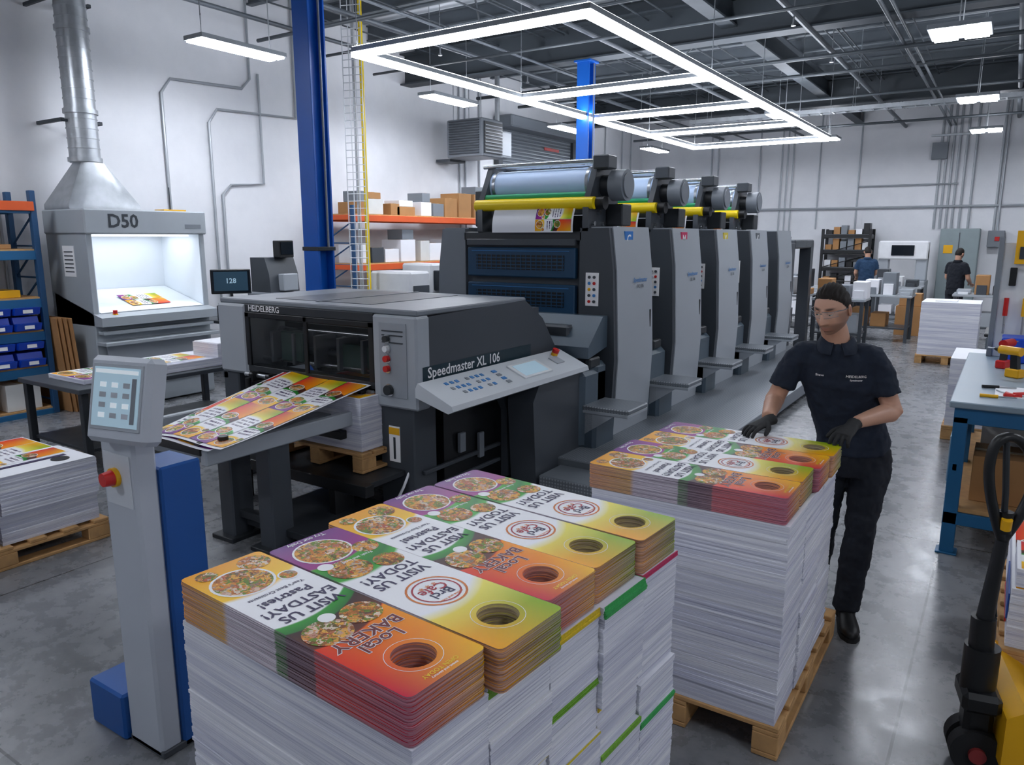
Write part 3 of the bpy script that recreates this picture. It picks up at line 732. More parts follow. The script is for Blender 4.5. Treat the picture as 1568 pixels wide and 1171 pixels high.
b.text('Speedmaster XL 106',.105,TM((xr+.008,3.95,1.07),(0,1,0),(0,0,1)),INKW,'LEFT')
b.b2(-3.68,-3.36,yf,yf+.25,0,.84,GREYD,.01); b.b2(-3.59,-3.49,yf-.005,yf,.42,.68,INKW,0); b.b2(-3.59,-3.49,yf-.007,yf-.005,.62,.67,YEL,0); b.b2(-3.55,-3.53,yf-.007,yf-.005,.44,.6,INKG,0)
b.b2(xl,xl+.2,yf,yf+.25,0,.9,GREYD,.01)
b.b2(xl+.1,xr-.06,5.1,5.7,.06,.9,BLACK,0); b.b2(xl+.1,xr-.1,5.2,5.6,.9,1.4,GREYD,0)
b.b2(xl+.06,xr-.06,4.9,5.1,.0,.85,BLACK,0)
b.b2(xr-.3,xr-.06,4.2,4.9,.05,.84,BLACK,0)
b.b2(xr-.05,xr-.02,4.35,4.42,.4,.55,GREYM); b.b2(xr-.05,xr-.02,4.6,4.66,.3,.5,GREYM)
for z in (.2,.33): b.b2(xr-.06,xr-.03,3.95,4.9,z,z+.03,GREYD)
b.prism([(4.95,.03),(4.9,.72),(5.0,.86),(5.7,.92),(5.84,.7),(5.86,.03)],0,-3.26,-3.02,GREYD)
b.b2(-4.78,-3.45,3.5,4.7,.33,.37,GREYDD,.005); b.b2(-4.9,-3.4,3.42,3.5,.3,.38,BLACK)
for x in(-4.85,-3.75): b.b2(x,x+.06,3.42,3.6,0,.3,BLACK)
for x in (-4.3,-3.9): b.b2(x,x+.14,2.95,3.12,0,.74,GREYD,.01); b.b2(x-.04,x+.18,2.9,3.18,0,.03,GREYDD)
b.b2(-3.8,-3.74,2.5,3.86,.70,.80,GREYL,.008); b.b2(-4.75,-4.69,2.6,3.86,.70,.80,GREYL,.008); b.b2(-4.7,-3.8,2.5,2.56,.72,.79,GREYM)
b.b2(-4.7,-3.8,3.6,3.66,.60,.66,BLACK); b.b2(-4.1,-3.95,2.56,3.8,.735,.76,GREYM); b.b2(-4.5,-4.35,2.56,3.8,.735,.76,GREYM)
b.b2(-4.3,-3.8,3.0,3.06,.15,.2,GREYDD); b.b2(-4.2,-3.5,3.05,3.8,.08,.13,GREYDD)
b.tube([(-3.4,4.0,.6),(-3.45,3.8,.2),(-3.6,3.7,.03),(-3.9,3.6,.02)],.01,PAPER,8,6)
b.cyl((-3.74,2.62,.8),(-3.74,2.62,.86),.03,BLACK); b.b2(-4.3,-3.78,2.49,2.52,.76,.84,BLACK)
b.done(press)
b=B('pile_pallet'); add_pallet(b,-4.58,-3.62,3.62,4.45,.375); b.done(press)
b=B('sheet_pile'); add_paper(b,-4.55,-3.66,3.66,4.4,.52,.9); b.ptop(-4.55,-3.66,3.66,4.4,.9,'ABA'); b.done(press)
c00,c10,c11,c01=Vector((-4.18,2.45)),Vector((-3.60,2.50)),Vector((-3.74,3.86)),Vector((-4.62,3.92))
def shp(u,v,dz=0,sx=0,sy=0):
    p=c00*(1-u)*(1-v)+c10*u*(1-v)+c11*u*v+c01*(1-u)*v
    return Vector((p.x+sx,p.y+sy,.84+.105*v**1.3+.012*math.sin(u*5+v*3)+.03*(1-u)*v+dz))
n1,n2=16,20
for (nm,dz,sx,sy,kk) in (('printed_sheet',0,0,0,'BABA'),('printed_sheet',-.014,-.07,-.03,'ABAB')):
    b=B(nm)
    b.add([shp(i/n1,j/n2,dz,sx,sy) for j in range(n2+1) for i in range(n1+1)],[(j*(n1+1)+i,j*(n1+1)+i+1,(j+1)*(n1+1)+i+1,(j+1)*(n1+1)+i) for j in range(n2) for i in range(n1)],PAPER)
    b.strips(lambda a,t:shp(.02+.96*a,.02+.96*t,dz+.004,sx,sy),kk,2,nt=12); b.done(press)

b=B('control_console')
prof=[(-3.28,.99),(-3.26,1.03),(-2.97,.905),(-2.96,.87),(-3.0,.85),(-3.28,.93)]
b.prism(prof,1,3.80,5.72,M('console_grey','#cbd0d4',.35,0,.03))
dirx=Vector((.29,0,-.125)).normalized(); nrm=Vector((.125,0,.29)).normalized()
def onc(y,t,w,l,h,m,r=False):
    c=Vector((-3.26,y,1.03))+dirx*t+nrm*(h/2); R=Matrix((dirx,Vector((0,1,0)),nrm)).transposed()
    b.box(c,(w,l,h),m,R,.002)
onc(5.0,.16,.19,.42,.012,M('tablet_frame','#e1e4e6',.4)); onc(5.0,.16,.15,.34,.014,SCR)
for i in range(8):
    for j in range(3): 
        if (i*7+j*3)%5!=1: onc(4.02+i*.06,.08+j*.065,.03,.032,.005,[INKB,INKB,GREYM,INKB,WHITE][(i*3+j*2)%5])
for i in range(4): onc(4.6,.08+i*.05,.03,.05,.006,[INKB,GREYM][i%2])
onc(5.45,.14,.1,.12,.01,GREYL); c=Vector((-3.26,5.52,1.03))+dirx*.07; b.cyl(c,c+nrm*.035,.028,YEL); b.cyl(c+nrm*.03,c+nrm*.06,.03,RED)
b.b2(-3.27,-3.2,4.2,5.3,.8,.95,GREYD)
b.done(press)

HB=M('hood_bluegrey','#4b5a66',.35)
b=B('transfer_section')
b.b2(-4.85,-3.25,5.86,6.12,.2,1.22,GREYD,.02)
b.prism([(5.78,.95),(6.14,1.02),(6.14,1.3),(6.05,1.3),(5.78,1.05)],0,-3.75,-3.0,HB)
b.prism([(5.86,.97),(6.1,1.2),(6.09,1.215),(5.85,.99)],0,-3.6,-3.12,SCRB)
b.b2(-3.3,-2.98,5.9,6.12,.15,.9,HB,.04)
b.done(press)
def unit(k,Y0,lab,lc):
    b=B('printing_unit')
    def sec(xa,sgn,Yf,o=0):
        return [(xa,.15),(xa+sgn*(.35-o),.15),(xa+sgn*(.385-o),.9),(xa+sgn*(.35-o),1.7),(xa+sgn*(.30-o),2.09-o),(xa,2.09-o)]
    b.prism(sec(-3.3,1,0,.012),1,Y0,Y0+.06,GREYD); b.prism(sec(-3.3,1,0),1,Y0+.06,Y0+.85,GREYL)
    b.prism(sec(-4.6,-1,0,.012),1,Y0,Y0+.06,GREYM); b.prism(sec(-4.6,-1,0),1,Y0+.06,Y0+.85,GREYM)
    b.b2(-3.02,-2.985,Y0+.855,Y0+.87,.3,2.0,GREYDD)
    b.b2(-4.6,-3.3,Y0+.05,Y0+.85,.15,2.0,GREYD,0)
    b.b2(-4.62,-3.28,Y0-.0,Y0+.8,1.96,2.05,GREYDD,.01)
    for z0,z1 in ((1.62,1.9),(1.28,1.56)):
        b.b2(-4.56,-3.34,Y0-.02,Y0+.05,z0,z1,NAVY,.01)
        b.b2(-4.45,-3.45,Y0-.024,Y0-.018,z0+.07,z1-.07,BLACK,0)
        for q in range(4): b.b2(-4.45,-3.45,Y0-.03,Y0-.022,z0+.08+q*.033,z0+.09+q*.033,NAVY,0)
        for q in range(18): b.b2(-4.44+q*.057,-4.43+q*.057,Y0-.028,Y0-.022,z0+.07,z1-.07,NAVY,0)
        b.b2(-4.5,-3.4,Y0-.03,Y0-.018,z1-.035,z1-.03,INKB,0)
    b.b2(-4.56,-3.34,Y0-.03,Y0+.05,1.92,1.98,GREYD)
    b.b2(-3.23,-3.1,Y0-.012,Y0,1.38,1.68,INKW,.002)
    for q in range(5): b.cyl((-3.19,Y0-.02,1.42+q*.055),(-3.19,Y0-.012,1.42+q*.055),.014,[RED,GREYD,YEL,INKB,GREYD][q]); b.cyl((-3.14,Y0-.02,1.42+q*.055),(-3.14,Y0-.012,1.42+q*.055),.014,[GREYD,INKB,GREYD,RED,GREYD][q])
    if lab:
        b.b2(-3.0,-2.985,Y0+.28,Y0+.46,1.89,2.05,lc,.001); b.text(lab,.13,TM((-2.984,Y0+.37,1.97),(0,1,0),(0,0,1)),INKW)
    b.text('Speedmaster',.06,TM((-2.935,Y0+.55,1.6),(0,1,0),(0,0,1)),INKB); b.text('XL 106',.05,TM((-2.933,Y0+.55,1.54),(0,1,0),(0,0,1)),INKG)
    b.b2(-2.94,-2.925,Y0+.78,Y0+.81,.8,1.3,GREYDD)
    if k<4:
        pl=[(Y0+.0,2.05),(Y0+.0,2.3),(Y0+.12,2.52),(Y0+.2,2.68),(Y0+.5,2.68),(Y0+.6,2.5),(Y0+.6,2.05)]
        b.prism(pl,0,-3.28,-3.22,GREYD); b.prism(pl,0,-4.45,-4.39,GREYD)
        yc=Y0+.27
        b.cyl((-4.39,yc,2.49),(-3.28,yc,2.49),.14,WHR,n=32)
        for xx in (-4.36,-3.33): b.cyl((xx,yc,2.49),(xx+.03,yc,2.49),.15,STEEL,n=32)
        b.cyl((-4.5,Y0+.2,2.68),(-3.2,Y0+.2,2.68),.022,CHROME); b.cyl((-4.4,Y0+.45,2.68),(-3.25,Y0+.45,2.68),.03,STEEL)
        b.cyl((-4.42,Y0+.08,2.375),(-3.26,Y0+.08,2.375),.028,GRNR); b.cyl((-4.48,Y0+.04,2.30),(-3.18,Y0+.04,2.30),.055,YELR,n=24)
        b.cyl((-4.42,Y0+.2,2.24),(-3.26,Y0+.2,2.24),.04,GREYM); b.b2(-4.42,-3.26,Y0+.3,Y0+.6,2.05,2.2,GREYDD)
        b.cyl((-3.22,Y0+.3,2.46),(-3.12,Y0+.3,2.46),.1,GREYDD,n=28); b.cyl((-3.12,Y0+.3,2.46),(-2.98,Y0+.3,2.46),.14,GREYM,n=32); b.cyl((-2.98,Y0+.3,2.46),(-2.965,Y0+.3,2.46),.11,GREYM,n=28)
        b.b2(-3.24,-3.08,Y0+.1,Y0+.28,2.60,2.72,GREYD,.01); b.b2(-3.22,-3.05,Y0+.35,Y0+.55,2.1,2.3,GREYDD,.01); b.cyl((-3.2,Y0+.1,2.3),(-3.1,Y0+.1,2.3),.06,BLACK)
        b.b2(-4.55,-4.45,Y0+.1,Y0+.25,2.1,2.45,GREYD,.01)
        for q in range(5): b.cyl((-3.26,Y0+.08+q*.1,2.12+.1*(q%2)),(-3.19,Y0+.08+q*.1,2.12+.1*(q%2)),.022,CHROME,n=12)
        def wb(a,v,dz=0): return Vector((-4.25+.89*a,Y0+.02-.05*v-.02*math.sin(v*3.1)-dz,2.27-.23*v))
        b.add([wb(i/3,j/8) for j in range(9) for i in range(4)],[(j*4+i,j*4+i+1,j*4+i+5,j*4+i+4) for j in range(8) for i in range(3)],PAPER)
        b.strips(lambda a,t:wb(.55+.43*t,a*.96,.004),'BA',1)
    b.b2(-3.3,-2.98,Y0-.5,Y0-.02,.15,.86,HB,.05); b.b2(-3.3,-2.88,Y0-.45,Y0-.05,.15,.52,HB,.03)
    b.b2(-3.0,-2.56,Y0-.47,Y0-.06,.52,.56,TREAD,.015); b.b2(-3.0,-2.565,Y0-.465,Y0-.065,.49,.52,GREYL,.004); b.prism([(-2.98,.52),(-2.66,.52),(-2.98,.3)],1,Y0-.45,Y0-.43,GREYL)
    b.b2(-3.05,-2.99,Y0-.35,Y0-.15,.86,.95,GREYDD,.02)
    b.done(press)
C5=[('C',M('lab_c','#1673c4',.4)),('M',M('lab_m','#c8205a',.4)),('Y',M('lab_y','#d8c21c',.4)),('K',M('lab_k','#5a5f64',.4)),('',GREYD)]
for k in range(5): unit(k,6.15+k*1.42,*C5[k])
b=B('press_core'); 
for k in range(4): y=6.15+k*1.42; b.b2(-4.7,-3.3,y+.85,y+1.4,.15,1.8,GREYDD,0)
b.done(press)
b=B('feeder_unit'); b.b2(-4.9,-3.05,13.0,13.3,0,1.9,GREYD,.01); b.b2(-4.9,-4.7,13.3,14.7,0,1.9,GREYD); b.b2(-3.25,-3.05,14.5,14.7,0,1.9,GREYD); b.b2(-4.9,-3.05,13.3,14.7,1.8,1.95,GREYD,.02); b.b2(-4.6,-3.3,13.5,14.4,.1,1.0,PEDGE,0); b.done(press)
b=B('catwalk'); b.b2(-3.32,-2.02,5.3,13.2,.1,.18,TREAD,.01); b.b2(-3.0,-2.35,4.95,5.32,.02,.12,TREAD,.01); b.b2(-3.3,-2.05,5.32,13.15,0,.1,GREYDD,0); b.b2(-2.04,-2.0,5.3,13.2,.06,.2,GREYM,.004)
b.b2(-4.95,-3.3,5.86,13,.0,.16,GREYDD,0); b.done(press)

# ---------------------------------------------------------------- kiosk
ko=empty('touchscreen_kiosk',(-2.672,1.462,0))
b=B('kiosk_post')
b.b2(-.11,.11,-.04,.05,.0,1.28,KIOSK,.012); b.b2(-.08,.12,.05,.22,.0,1.16,BLUEK,.008); b.b2(-.36,-.112,-.06,.25,0,.2,BLUEK,.01); b.b2(-.11,.12,-.04,.22,0,.03,GREYD)
b.b2(-.085,.085,-.044,-.04,1.02,1.22,M('kiosk_plate','#cdd2d7',.4)); b.cyl((-.01,-.06,1.13),(-.01,-.044,1.13),.036,YEL); b.cyl((-.01,-.095,1.13),(-.01,-.06,1.13),.025,RED,.03)
b.done(ko)
b=B('touchscreen'); b.X=Matrix.Translation((.075,-.02,1.425))@Matrix.Rotation(math.radians(12),4,'Z')@Matrix.Rotation(math.radians(-12),4,'X')
b.box((0,0,0),(.29,.09,.31),KIOSK,None,.018); b.box((0,-.046,.01),(.235,.006,.235),GREYL,None,.004); b.box((0,-.05,.01),(.215,.004,.21),SCR,None,0)
b.box((0,-.053,.1),(.2,.002,.014),SCRW,None,0)
for i in range(3):
    for j in range(4): b.box((-.06+i*.055,-.0535,-.055+j*.036),(.03,.001,.018),[SCRW,GREYL,GREYL,SCRW,KIOSK][(i*2+j)%5],None,0)
b.box((.085,-.0535,0),(.02,.001,.16),GREYM,None,0)
b.b2(-.05,.05,.03,.1,-.12,.0,KIOSK); b.done(ko)

# ---------------------------------------------------------------- right side
b=B('workbench')
x0,x1,y0,y1=-.2,1.3,5.33,7.7
b.b2(x0-.03,x1,y0-.03,y1,.96,1.0,M('bench_top','#8ea0ac',.4),.006); b.b2(x0,x1-.03,y0,y1-.03,.86,.96,TEAL)
for x in(x0,x1-.1):
    for y in(y0,(y0+y1)/2,y1-.12): b.b2(x,x+.08,y,y+.08,0,.9,TEAL); b.b2(x-.02,x+.1,y-.02,y+.1,0,.012,TEAL)
b.b2(x0,x1-.03,y0+.02,y1-.05,.28,.31,WOOD); b.b2(x0,x0+.04,y0,y1,.2,.28,TEAL); b.b2(x0,x1,y0,y0+.04,.2,.28,TEAL); b.b2(x0+.02,x0+.05,y0,y1,.55,.6,TEAL)
for k in range(3): b.b2(x0-.005,x0+.0,y0+.3+k*.7,y0+.85+k*.7,.6,.84,TEAL)
b.b2(x0-.01,x0+.02,y0+.1,y0+.35,.45,.75,M('bench_panel','#9fb6c4',.4)); b.done()
b=B('boxes_under_bench'); cbox(b,.15,5.75,.31,.45,.4,.3); cbox(b,.15,6.3,.31,.4,.5,.4,MC['box_white']); cbox(b,.7,5.8,.31,.4,.5,.45); cbox(b,.2,7.0,.31,.4,.5,.25); b.done()
b=B('tool_pegboard'); b.b2(-.1,1.2,7.55,7.58,1.001,1.95,M('pegboard','#dfe2e4',.5)); b.b2(-.1,-.06,7.52,7.6,1.001,2.0,GREYM)
for k in range(9):
    x=.0+k*.13; b.cyl((x,7.53,1.35),(x,7.53,1.5),.018,[RED,YEL,RED,BLACK][k%4]); b.cyl((x,7.535,1.2),(x,7.535,1.35),.008,STEEL)
for k in range(7): b.b2(.0+k*.16,.05+k*.16,7.52,7.55,1.6,1.75,[BLACK,RED,GREYM][k%3])
b.b2(.0,.3,7.2,7.5,1.002,1.2,BINB,.01); b.b2(.35,.7,7.15,7.5,1.002,1.25,YEL,.02)
b.b2(.02,.26,7.5,7.52,1.78,2.05,YEL,.002); b.b2(.05,.23,7.495,7.5,1.82,1.92,INKG,0); b.done()
def drill(x,y,rz,m):
    b=B('cordless_drill'); b.cyl((-.1,0,.19),(.06,0,.19),.032,m); b.cyl((.06,0,.19),(.1,0,.19),.026,BLACK,.014); b.cyl((.1,0,.19),(.16,0,.19),.006,STEEL)
    b.prism([(-.08,.17),(-.03,.17),(-.04,.06),(-.095,.06)],1,-.018,.018,BLACK); b.b2(-.12,-.01,-.035,.035,0.001,.065,m,.008); b.done(loc=(x,y,1.0),rz=rz)
drill(.05,6.5,2.5,YEL); drill(.35,6.3,.5,RED); drill(.05,6.95,1.2,RED)
b=B('hand_tools')
for k in range(8):
    x=-.1+RN.random()*.5; y=5.45+RN.random()*.45; a=RN.random()*2.4; d=Vector((math.cos(a),math.sin(a),0))
    p=Vector((x,y,1.012)); b.cyl(p,p+d*.1,.011,[RED,BLACK,RED,YEL][k%4]); b.cyl(p+d*.1,p+d*.2,.005,STEEL)
b.b2(.0,.3,5.6,6.0,1.0,1.006,PAPER,0); b.done()
b=B('tool_cart'); b.b2(-.15,.6,9.9,10.6,.12,.9,M('cart_grey','#5b636a',.4),.02); b.b2(-.17,.62,9.88,10.62,.9,.94,BLACK,.01)
for k in range(4): b.b2(-.12,.57,9.89,9.9,.2+k*.17,.34+k*.17,GREYM,.002); b.b2(.0,.45,9.87,9.89,.3+k*.17,.315+k*.17,CHROME,0)
for x in(-.1,.55):
    for y in(9.96,10.54): b.cyl((x-.02,y,.05),(x+.02,y,.05),.05,RUBBER); b.b2(x-.02,x+.02,y-.02,y+.02,.08,.13,STEEL)
for k in range(8): b.cyl((-.08+k*.08,10.0+.1*(k%3),.94),(-.08+k*.08,10.02+.1*(k%3),1.15+.04*(k%3)),.022,[RED,BLACK,RED,GREYM][k%4])
b.b2(.0,.4,10.3,10.58,.94,1.2,RED,.01); b.done()

# pallet jack + load
j=empty('pallet_jack',(.07,3.12,0),math.radians(12))
b=B('jack_body')
for s in(-1,1): b.cyl((0,-.07 if s<0 else .015,.09),(0,-.015 if s<0 else .07,.09),.09,RUBBER,n=28)
b.cyl((0,-.085,.09),(0,.085,.09),.03,M('wheel_hub','#8a3030',.5)); b.b2(-.05,.05,-.05,.06,.13,.3,BLACK,.02)
b.cyl((-.01,0,.25),(-.02,-.01,.62),.042,BLACK); b.cyl((-.01,.0,.3),(-.01,.0,.5),.06,BLACK); b.b2(-.07,.06,-.09,.09,.26,.34,BLACK,.02)
b.prism([(.06,.1),(.06,.30),(.12,.34),(.2,.30),(.3,.22),(.3,.1)],1,-.14,.40,YEL); b.b2(.055,.06,.1,.3,.13,.28,INKG,0); b.b2(.05,.055,.12,.28,.2,.26,INKW,0)
for s in(0,1): b.b2(.25,1.25,-.10+s*.34,.06+s*.34,.14,.2,YEL,.01); b.cyl((1.1,-.07+s*.34,.04),(1.1,.03+s*.34,.04),.04,RUBBER)
hr_=Vector((.93,.36,0))
def hp(w_,z_): return hr_*w_+Vector((-.02,-.01,z_))
b.tube([hp(.0,.56),hp(.015,.75),hp(.03,.92)],[.032,.026,.022],BLACK,12)
b.tube([hp(.03,.92),hp(0.0,.99),hp(-.035,1.10),hp(-.05,1.20),hp(-.035,1.285),hp(.02,1.305),hp(.08,1.26),hp(.115,1.18),hp(.11,1.10),hp(.075,1.0),hp(.03,.92)],.018,BLACK,12,4)
b.tube([hp(.03,.94),hp(.02,1.1),hp(.0,1.29)],.011,GREYDD,10); c=hp(.03,.99); b.cyl(c-Vector((0,0,.04)),c+Vector((0,0,.04)),.026,BLACK); b.cyl(c+Vector((0,-.02,-.02)),c+Vector((0,-.03,.02)),.018,YEL)
b.tube([(.03,.05,.6),(.0,.05,.8),hp(.03,.97)],.007,BLACK,8,5); b.done(j)
root=empty('pallet_of_brochures',(0,0,0)); b=B('pallet'); add_pallet(b,.12,.98,3.46,4.5,.205); b.done(root)
b=B('brochure_reams'); add_paper(b,.14,.95,3.48,4.4,.348,.60); b.ptop(.14,.95,3.48,4.4,.60,'ABAB'); add_paper(b,.15,.40,3.50,3.85,.605,.68); b.ptop(.15,.40,3.5,3.85,.68,'A'); add_paper(b,.43,.9,3.5,4.1,.605,.72); b.ptop(.43,.9,3.5,4.1,.72,'BA')
b.b2(.132,.138,3.52,3.9,.45,.56,M('tag_blue','#2b55a8',.4),0); b.b2(.132,.138,3.6,4.0,.40,.42,RED,0); b.done(root)

# ---------------------------------------------------------------- background furniture
b=B('electrical_cabinet'); EG=M('cabinet_green_grey','#8b989a',.5); b.b2(-1.55,-.7,21.75,22.15,0.0,2.2,EG,.02); b.b2(-1.14,-1.12,21.74,21.76,.2,2.1,GREYD,0); b.b2(-1.2,-1.16,21.7,21.75,1.2,1.35,BLACK); b.b2(-1.45,-1.25,21.74,21.75,1.6,1.8,YEL,0); b.done()
b=B('switch_box'); b.b2(-.55,-.2,22.0,22.15,1.75,2.15,GREYM,.01); b.b2(-.4,-.3,21.98,22.0,1.9,2.0,RED); b.cyl((-.37,22.1,2.15),(-.37,22.1,ZC),.025,PG); b.done()
b=rack('parts_shelving',-4.25,-3.1,21.5,22.05,(.3,.75,1.2,1.65,2.05),2.2,BLACK,BLACK,GREYD)
for z in (.32,.77,1.22,1.67,2.07):
    for k in range(6): 
        h=.1+RN.random()*.2; b.b2(-4.18+k*.18,-4.03+k*.18,21.55,21.85,z,z+h,[CARD,GREYM,BLACK,CARD,WHITE,PAPER][RN.randrange(6)])
b.done()
def table(name,x0,x1,y0,y1,h,tm,lm):
    b=B(name); b.b2(x0,x1,y0,y1,h-.04,h,tm)
    for x in(x0+.05,x1-.05):
        for y in(y0+.05,y1-.05): b.b2(x-.03,x+.03,y-.03,y+.03,0,h-.04,lm)
    b.b2(x0+.05,x1-.05,y0+.05,y1-.05,.25,.28,lm); return b
GM=[GREYL,PAPER,GREYD,WHITE,GREYM,BLACK,CARD]
for (x0,x1,y0,y1) in ((-4.6,-3.4,17.6,18.6),(-2.6,-1.6,18.9,19.7),(-2.7,-1.5,16.0,16.8),(-.9,.6,17.0,17.8),(-4.4,-3.2,15.2,16.1),(.1,1.6,11.4,12.4),(-3.0,-2.1,14.6,15.3)):
    b=table('work_table',x0,x1,y0,y1,.9,GREYL,GREYD)
    n=int((x1-x0)/.3)
    for k in range(n): 
        h=.08+RN.random()*.35; m=GM[RN.randrange(7)]; xx=x0+.06+k*.3; b.b2(xx,xx+.24,y0+.15,y0+.55,.9,.9+h,m,.01); b.b2(xx+.03,xx+.2,y0+.1,y0+.15,.9,.9+h*.5,GM[RN.randrange(7)],.005)
    for k in range(2): b.b2(x0+.15+k*.35,x0+.42+k*.35,y0+.15,y1-.15,.28,.45+RN.random()*.2,GM[RN.randrange(7)])
    b.done()
b=B('paper_cutter'); b.b2(-2.8,-1.7,20.6,21.6,.0,.95,GREYL,.02); b.b2(-2.8,-2.55,20.9,21.2,.95,1.7,GREYL,.02); b.b2(-1.95,-1.7,20.9,21.2,.95,1.7,GREYL,.02); b.b2(-2.8,-1.7,20.85,21.25,1.45,1.9,WHITE,.03); b.b2(-2.5,-2.0,20.83,20.85,1.55,1.8,SCRB); b.done()
b=B('cardboard_box'); cbox(b,-1.65,17.6,0,.5,.5,.6); cbox(b,-1.65,17.6,.605,.4,.4,.25); b.done()
b=B('cardboard_box'); cbox(b,-1.0,16.1,0,.5,.5,.5); b.done()

# ---------------------------------------------------------------- people
SKIN=M('skin','#cc9c82',.5,0,.06,30,.1,200)
NAVYC=M('workshirt_navy','#182334',.85,0,.15,40,.25,250)
PANTC=M('work_trousers','#121823',.85,0,.15,40,.25,250)
GLOVE=M('black_gloves','#1d1e20',.7,0,.2,60,.3,300)
BOOT=M('boots','#131314',.5)
HAIR=M('hair_dark','#1a120c',.75,0,.35,120,.6,260)
EYEW=M('eye_white','#d8d4cf',.3); EYEB=M('iris','#2a1a12',.2)
LENS=M('safety_lens','#dfe8ee',.05,0,0,alpha=.15); LIP=M('ear_inner','#b27a64',.5)
def headskin():
    m,nt,p=nt_new('face_skin'); a=nt.nodes.new('ShaderNodeVertexColor'); a.layer_name='Col'
    tc=nt.nodes.new('ShaderNodeTexCoord'); n=noise(nt,tc.outputs['Object'],60,4)
    nt.links.new(mixc(nt,math_(nt,'MULTIPLY',n.outputs['Fac'],.14),a.outputs[0],lin('#96604a')),p.inputs['Base Color']); p.inputs['Roughness'].default_value=.5
    p.inputs['Subsurface Weight'].default_value=.06; bump(nt,p,n.outputs['Fac'],.15,.001); return m
HSK=headskin()
def g(x,s): return math.exp(-(x/s)**2)
def sst(a,b_,x): t=max(0,min(1,(x-a)/(b_-a))); return t*t*(3-2*t)
def headp(d):
    x,y,z=d.x*.077,d.y*.098,d.z*.122
    t=max(0,-d.z)
    x*=1-.26*t**1.6
    if y>0: y*=1-.40*t**1.2
    else: y*=1+.10*sst(.2,.9,t)
    if d.z>0: x*=1+.03*math.sin(d.z*math.pi)
    if y<0:
        f=sst(0,.055,-y)
        y+=.006*f*g(x,.05)*g(z-.01,.05)
        nz=0
        if -.045<z<.035:
            k=(.035-z)/.07
            nz=(.006+.024*sst(0,.9,k))*g(x,.0085+.008*max(0,k)) *(1-sst(.93,1.12,k))
        y-=nz*f
        for sx in(-1,1):
            y+=.011*g(x-sx*.031,.015)*g(z-.016,.012)*f
            y-=.004*g(x-sx*.035,.02)*g(z+.02,.02)*f
            y-=.005*g(x-sx*.028,.02)*g(z-.036,.007)*f
        y-=(.006*g(z+.060,.005)+.006*g(z+.074,.006)-.003*g(z+.067,.002))*g(x,.021)*f
        y-=.010*g(z+.1,.014)*g(x,.022)*f
        y+=.004*g(z+.084,.006)*g(x,.02)*f
    return Vector((x,y,z))
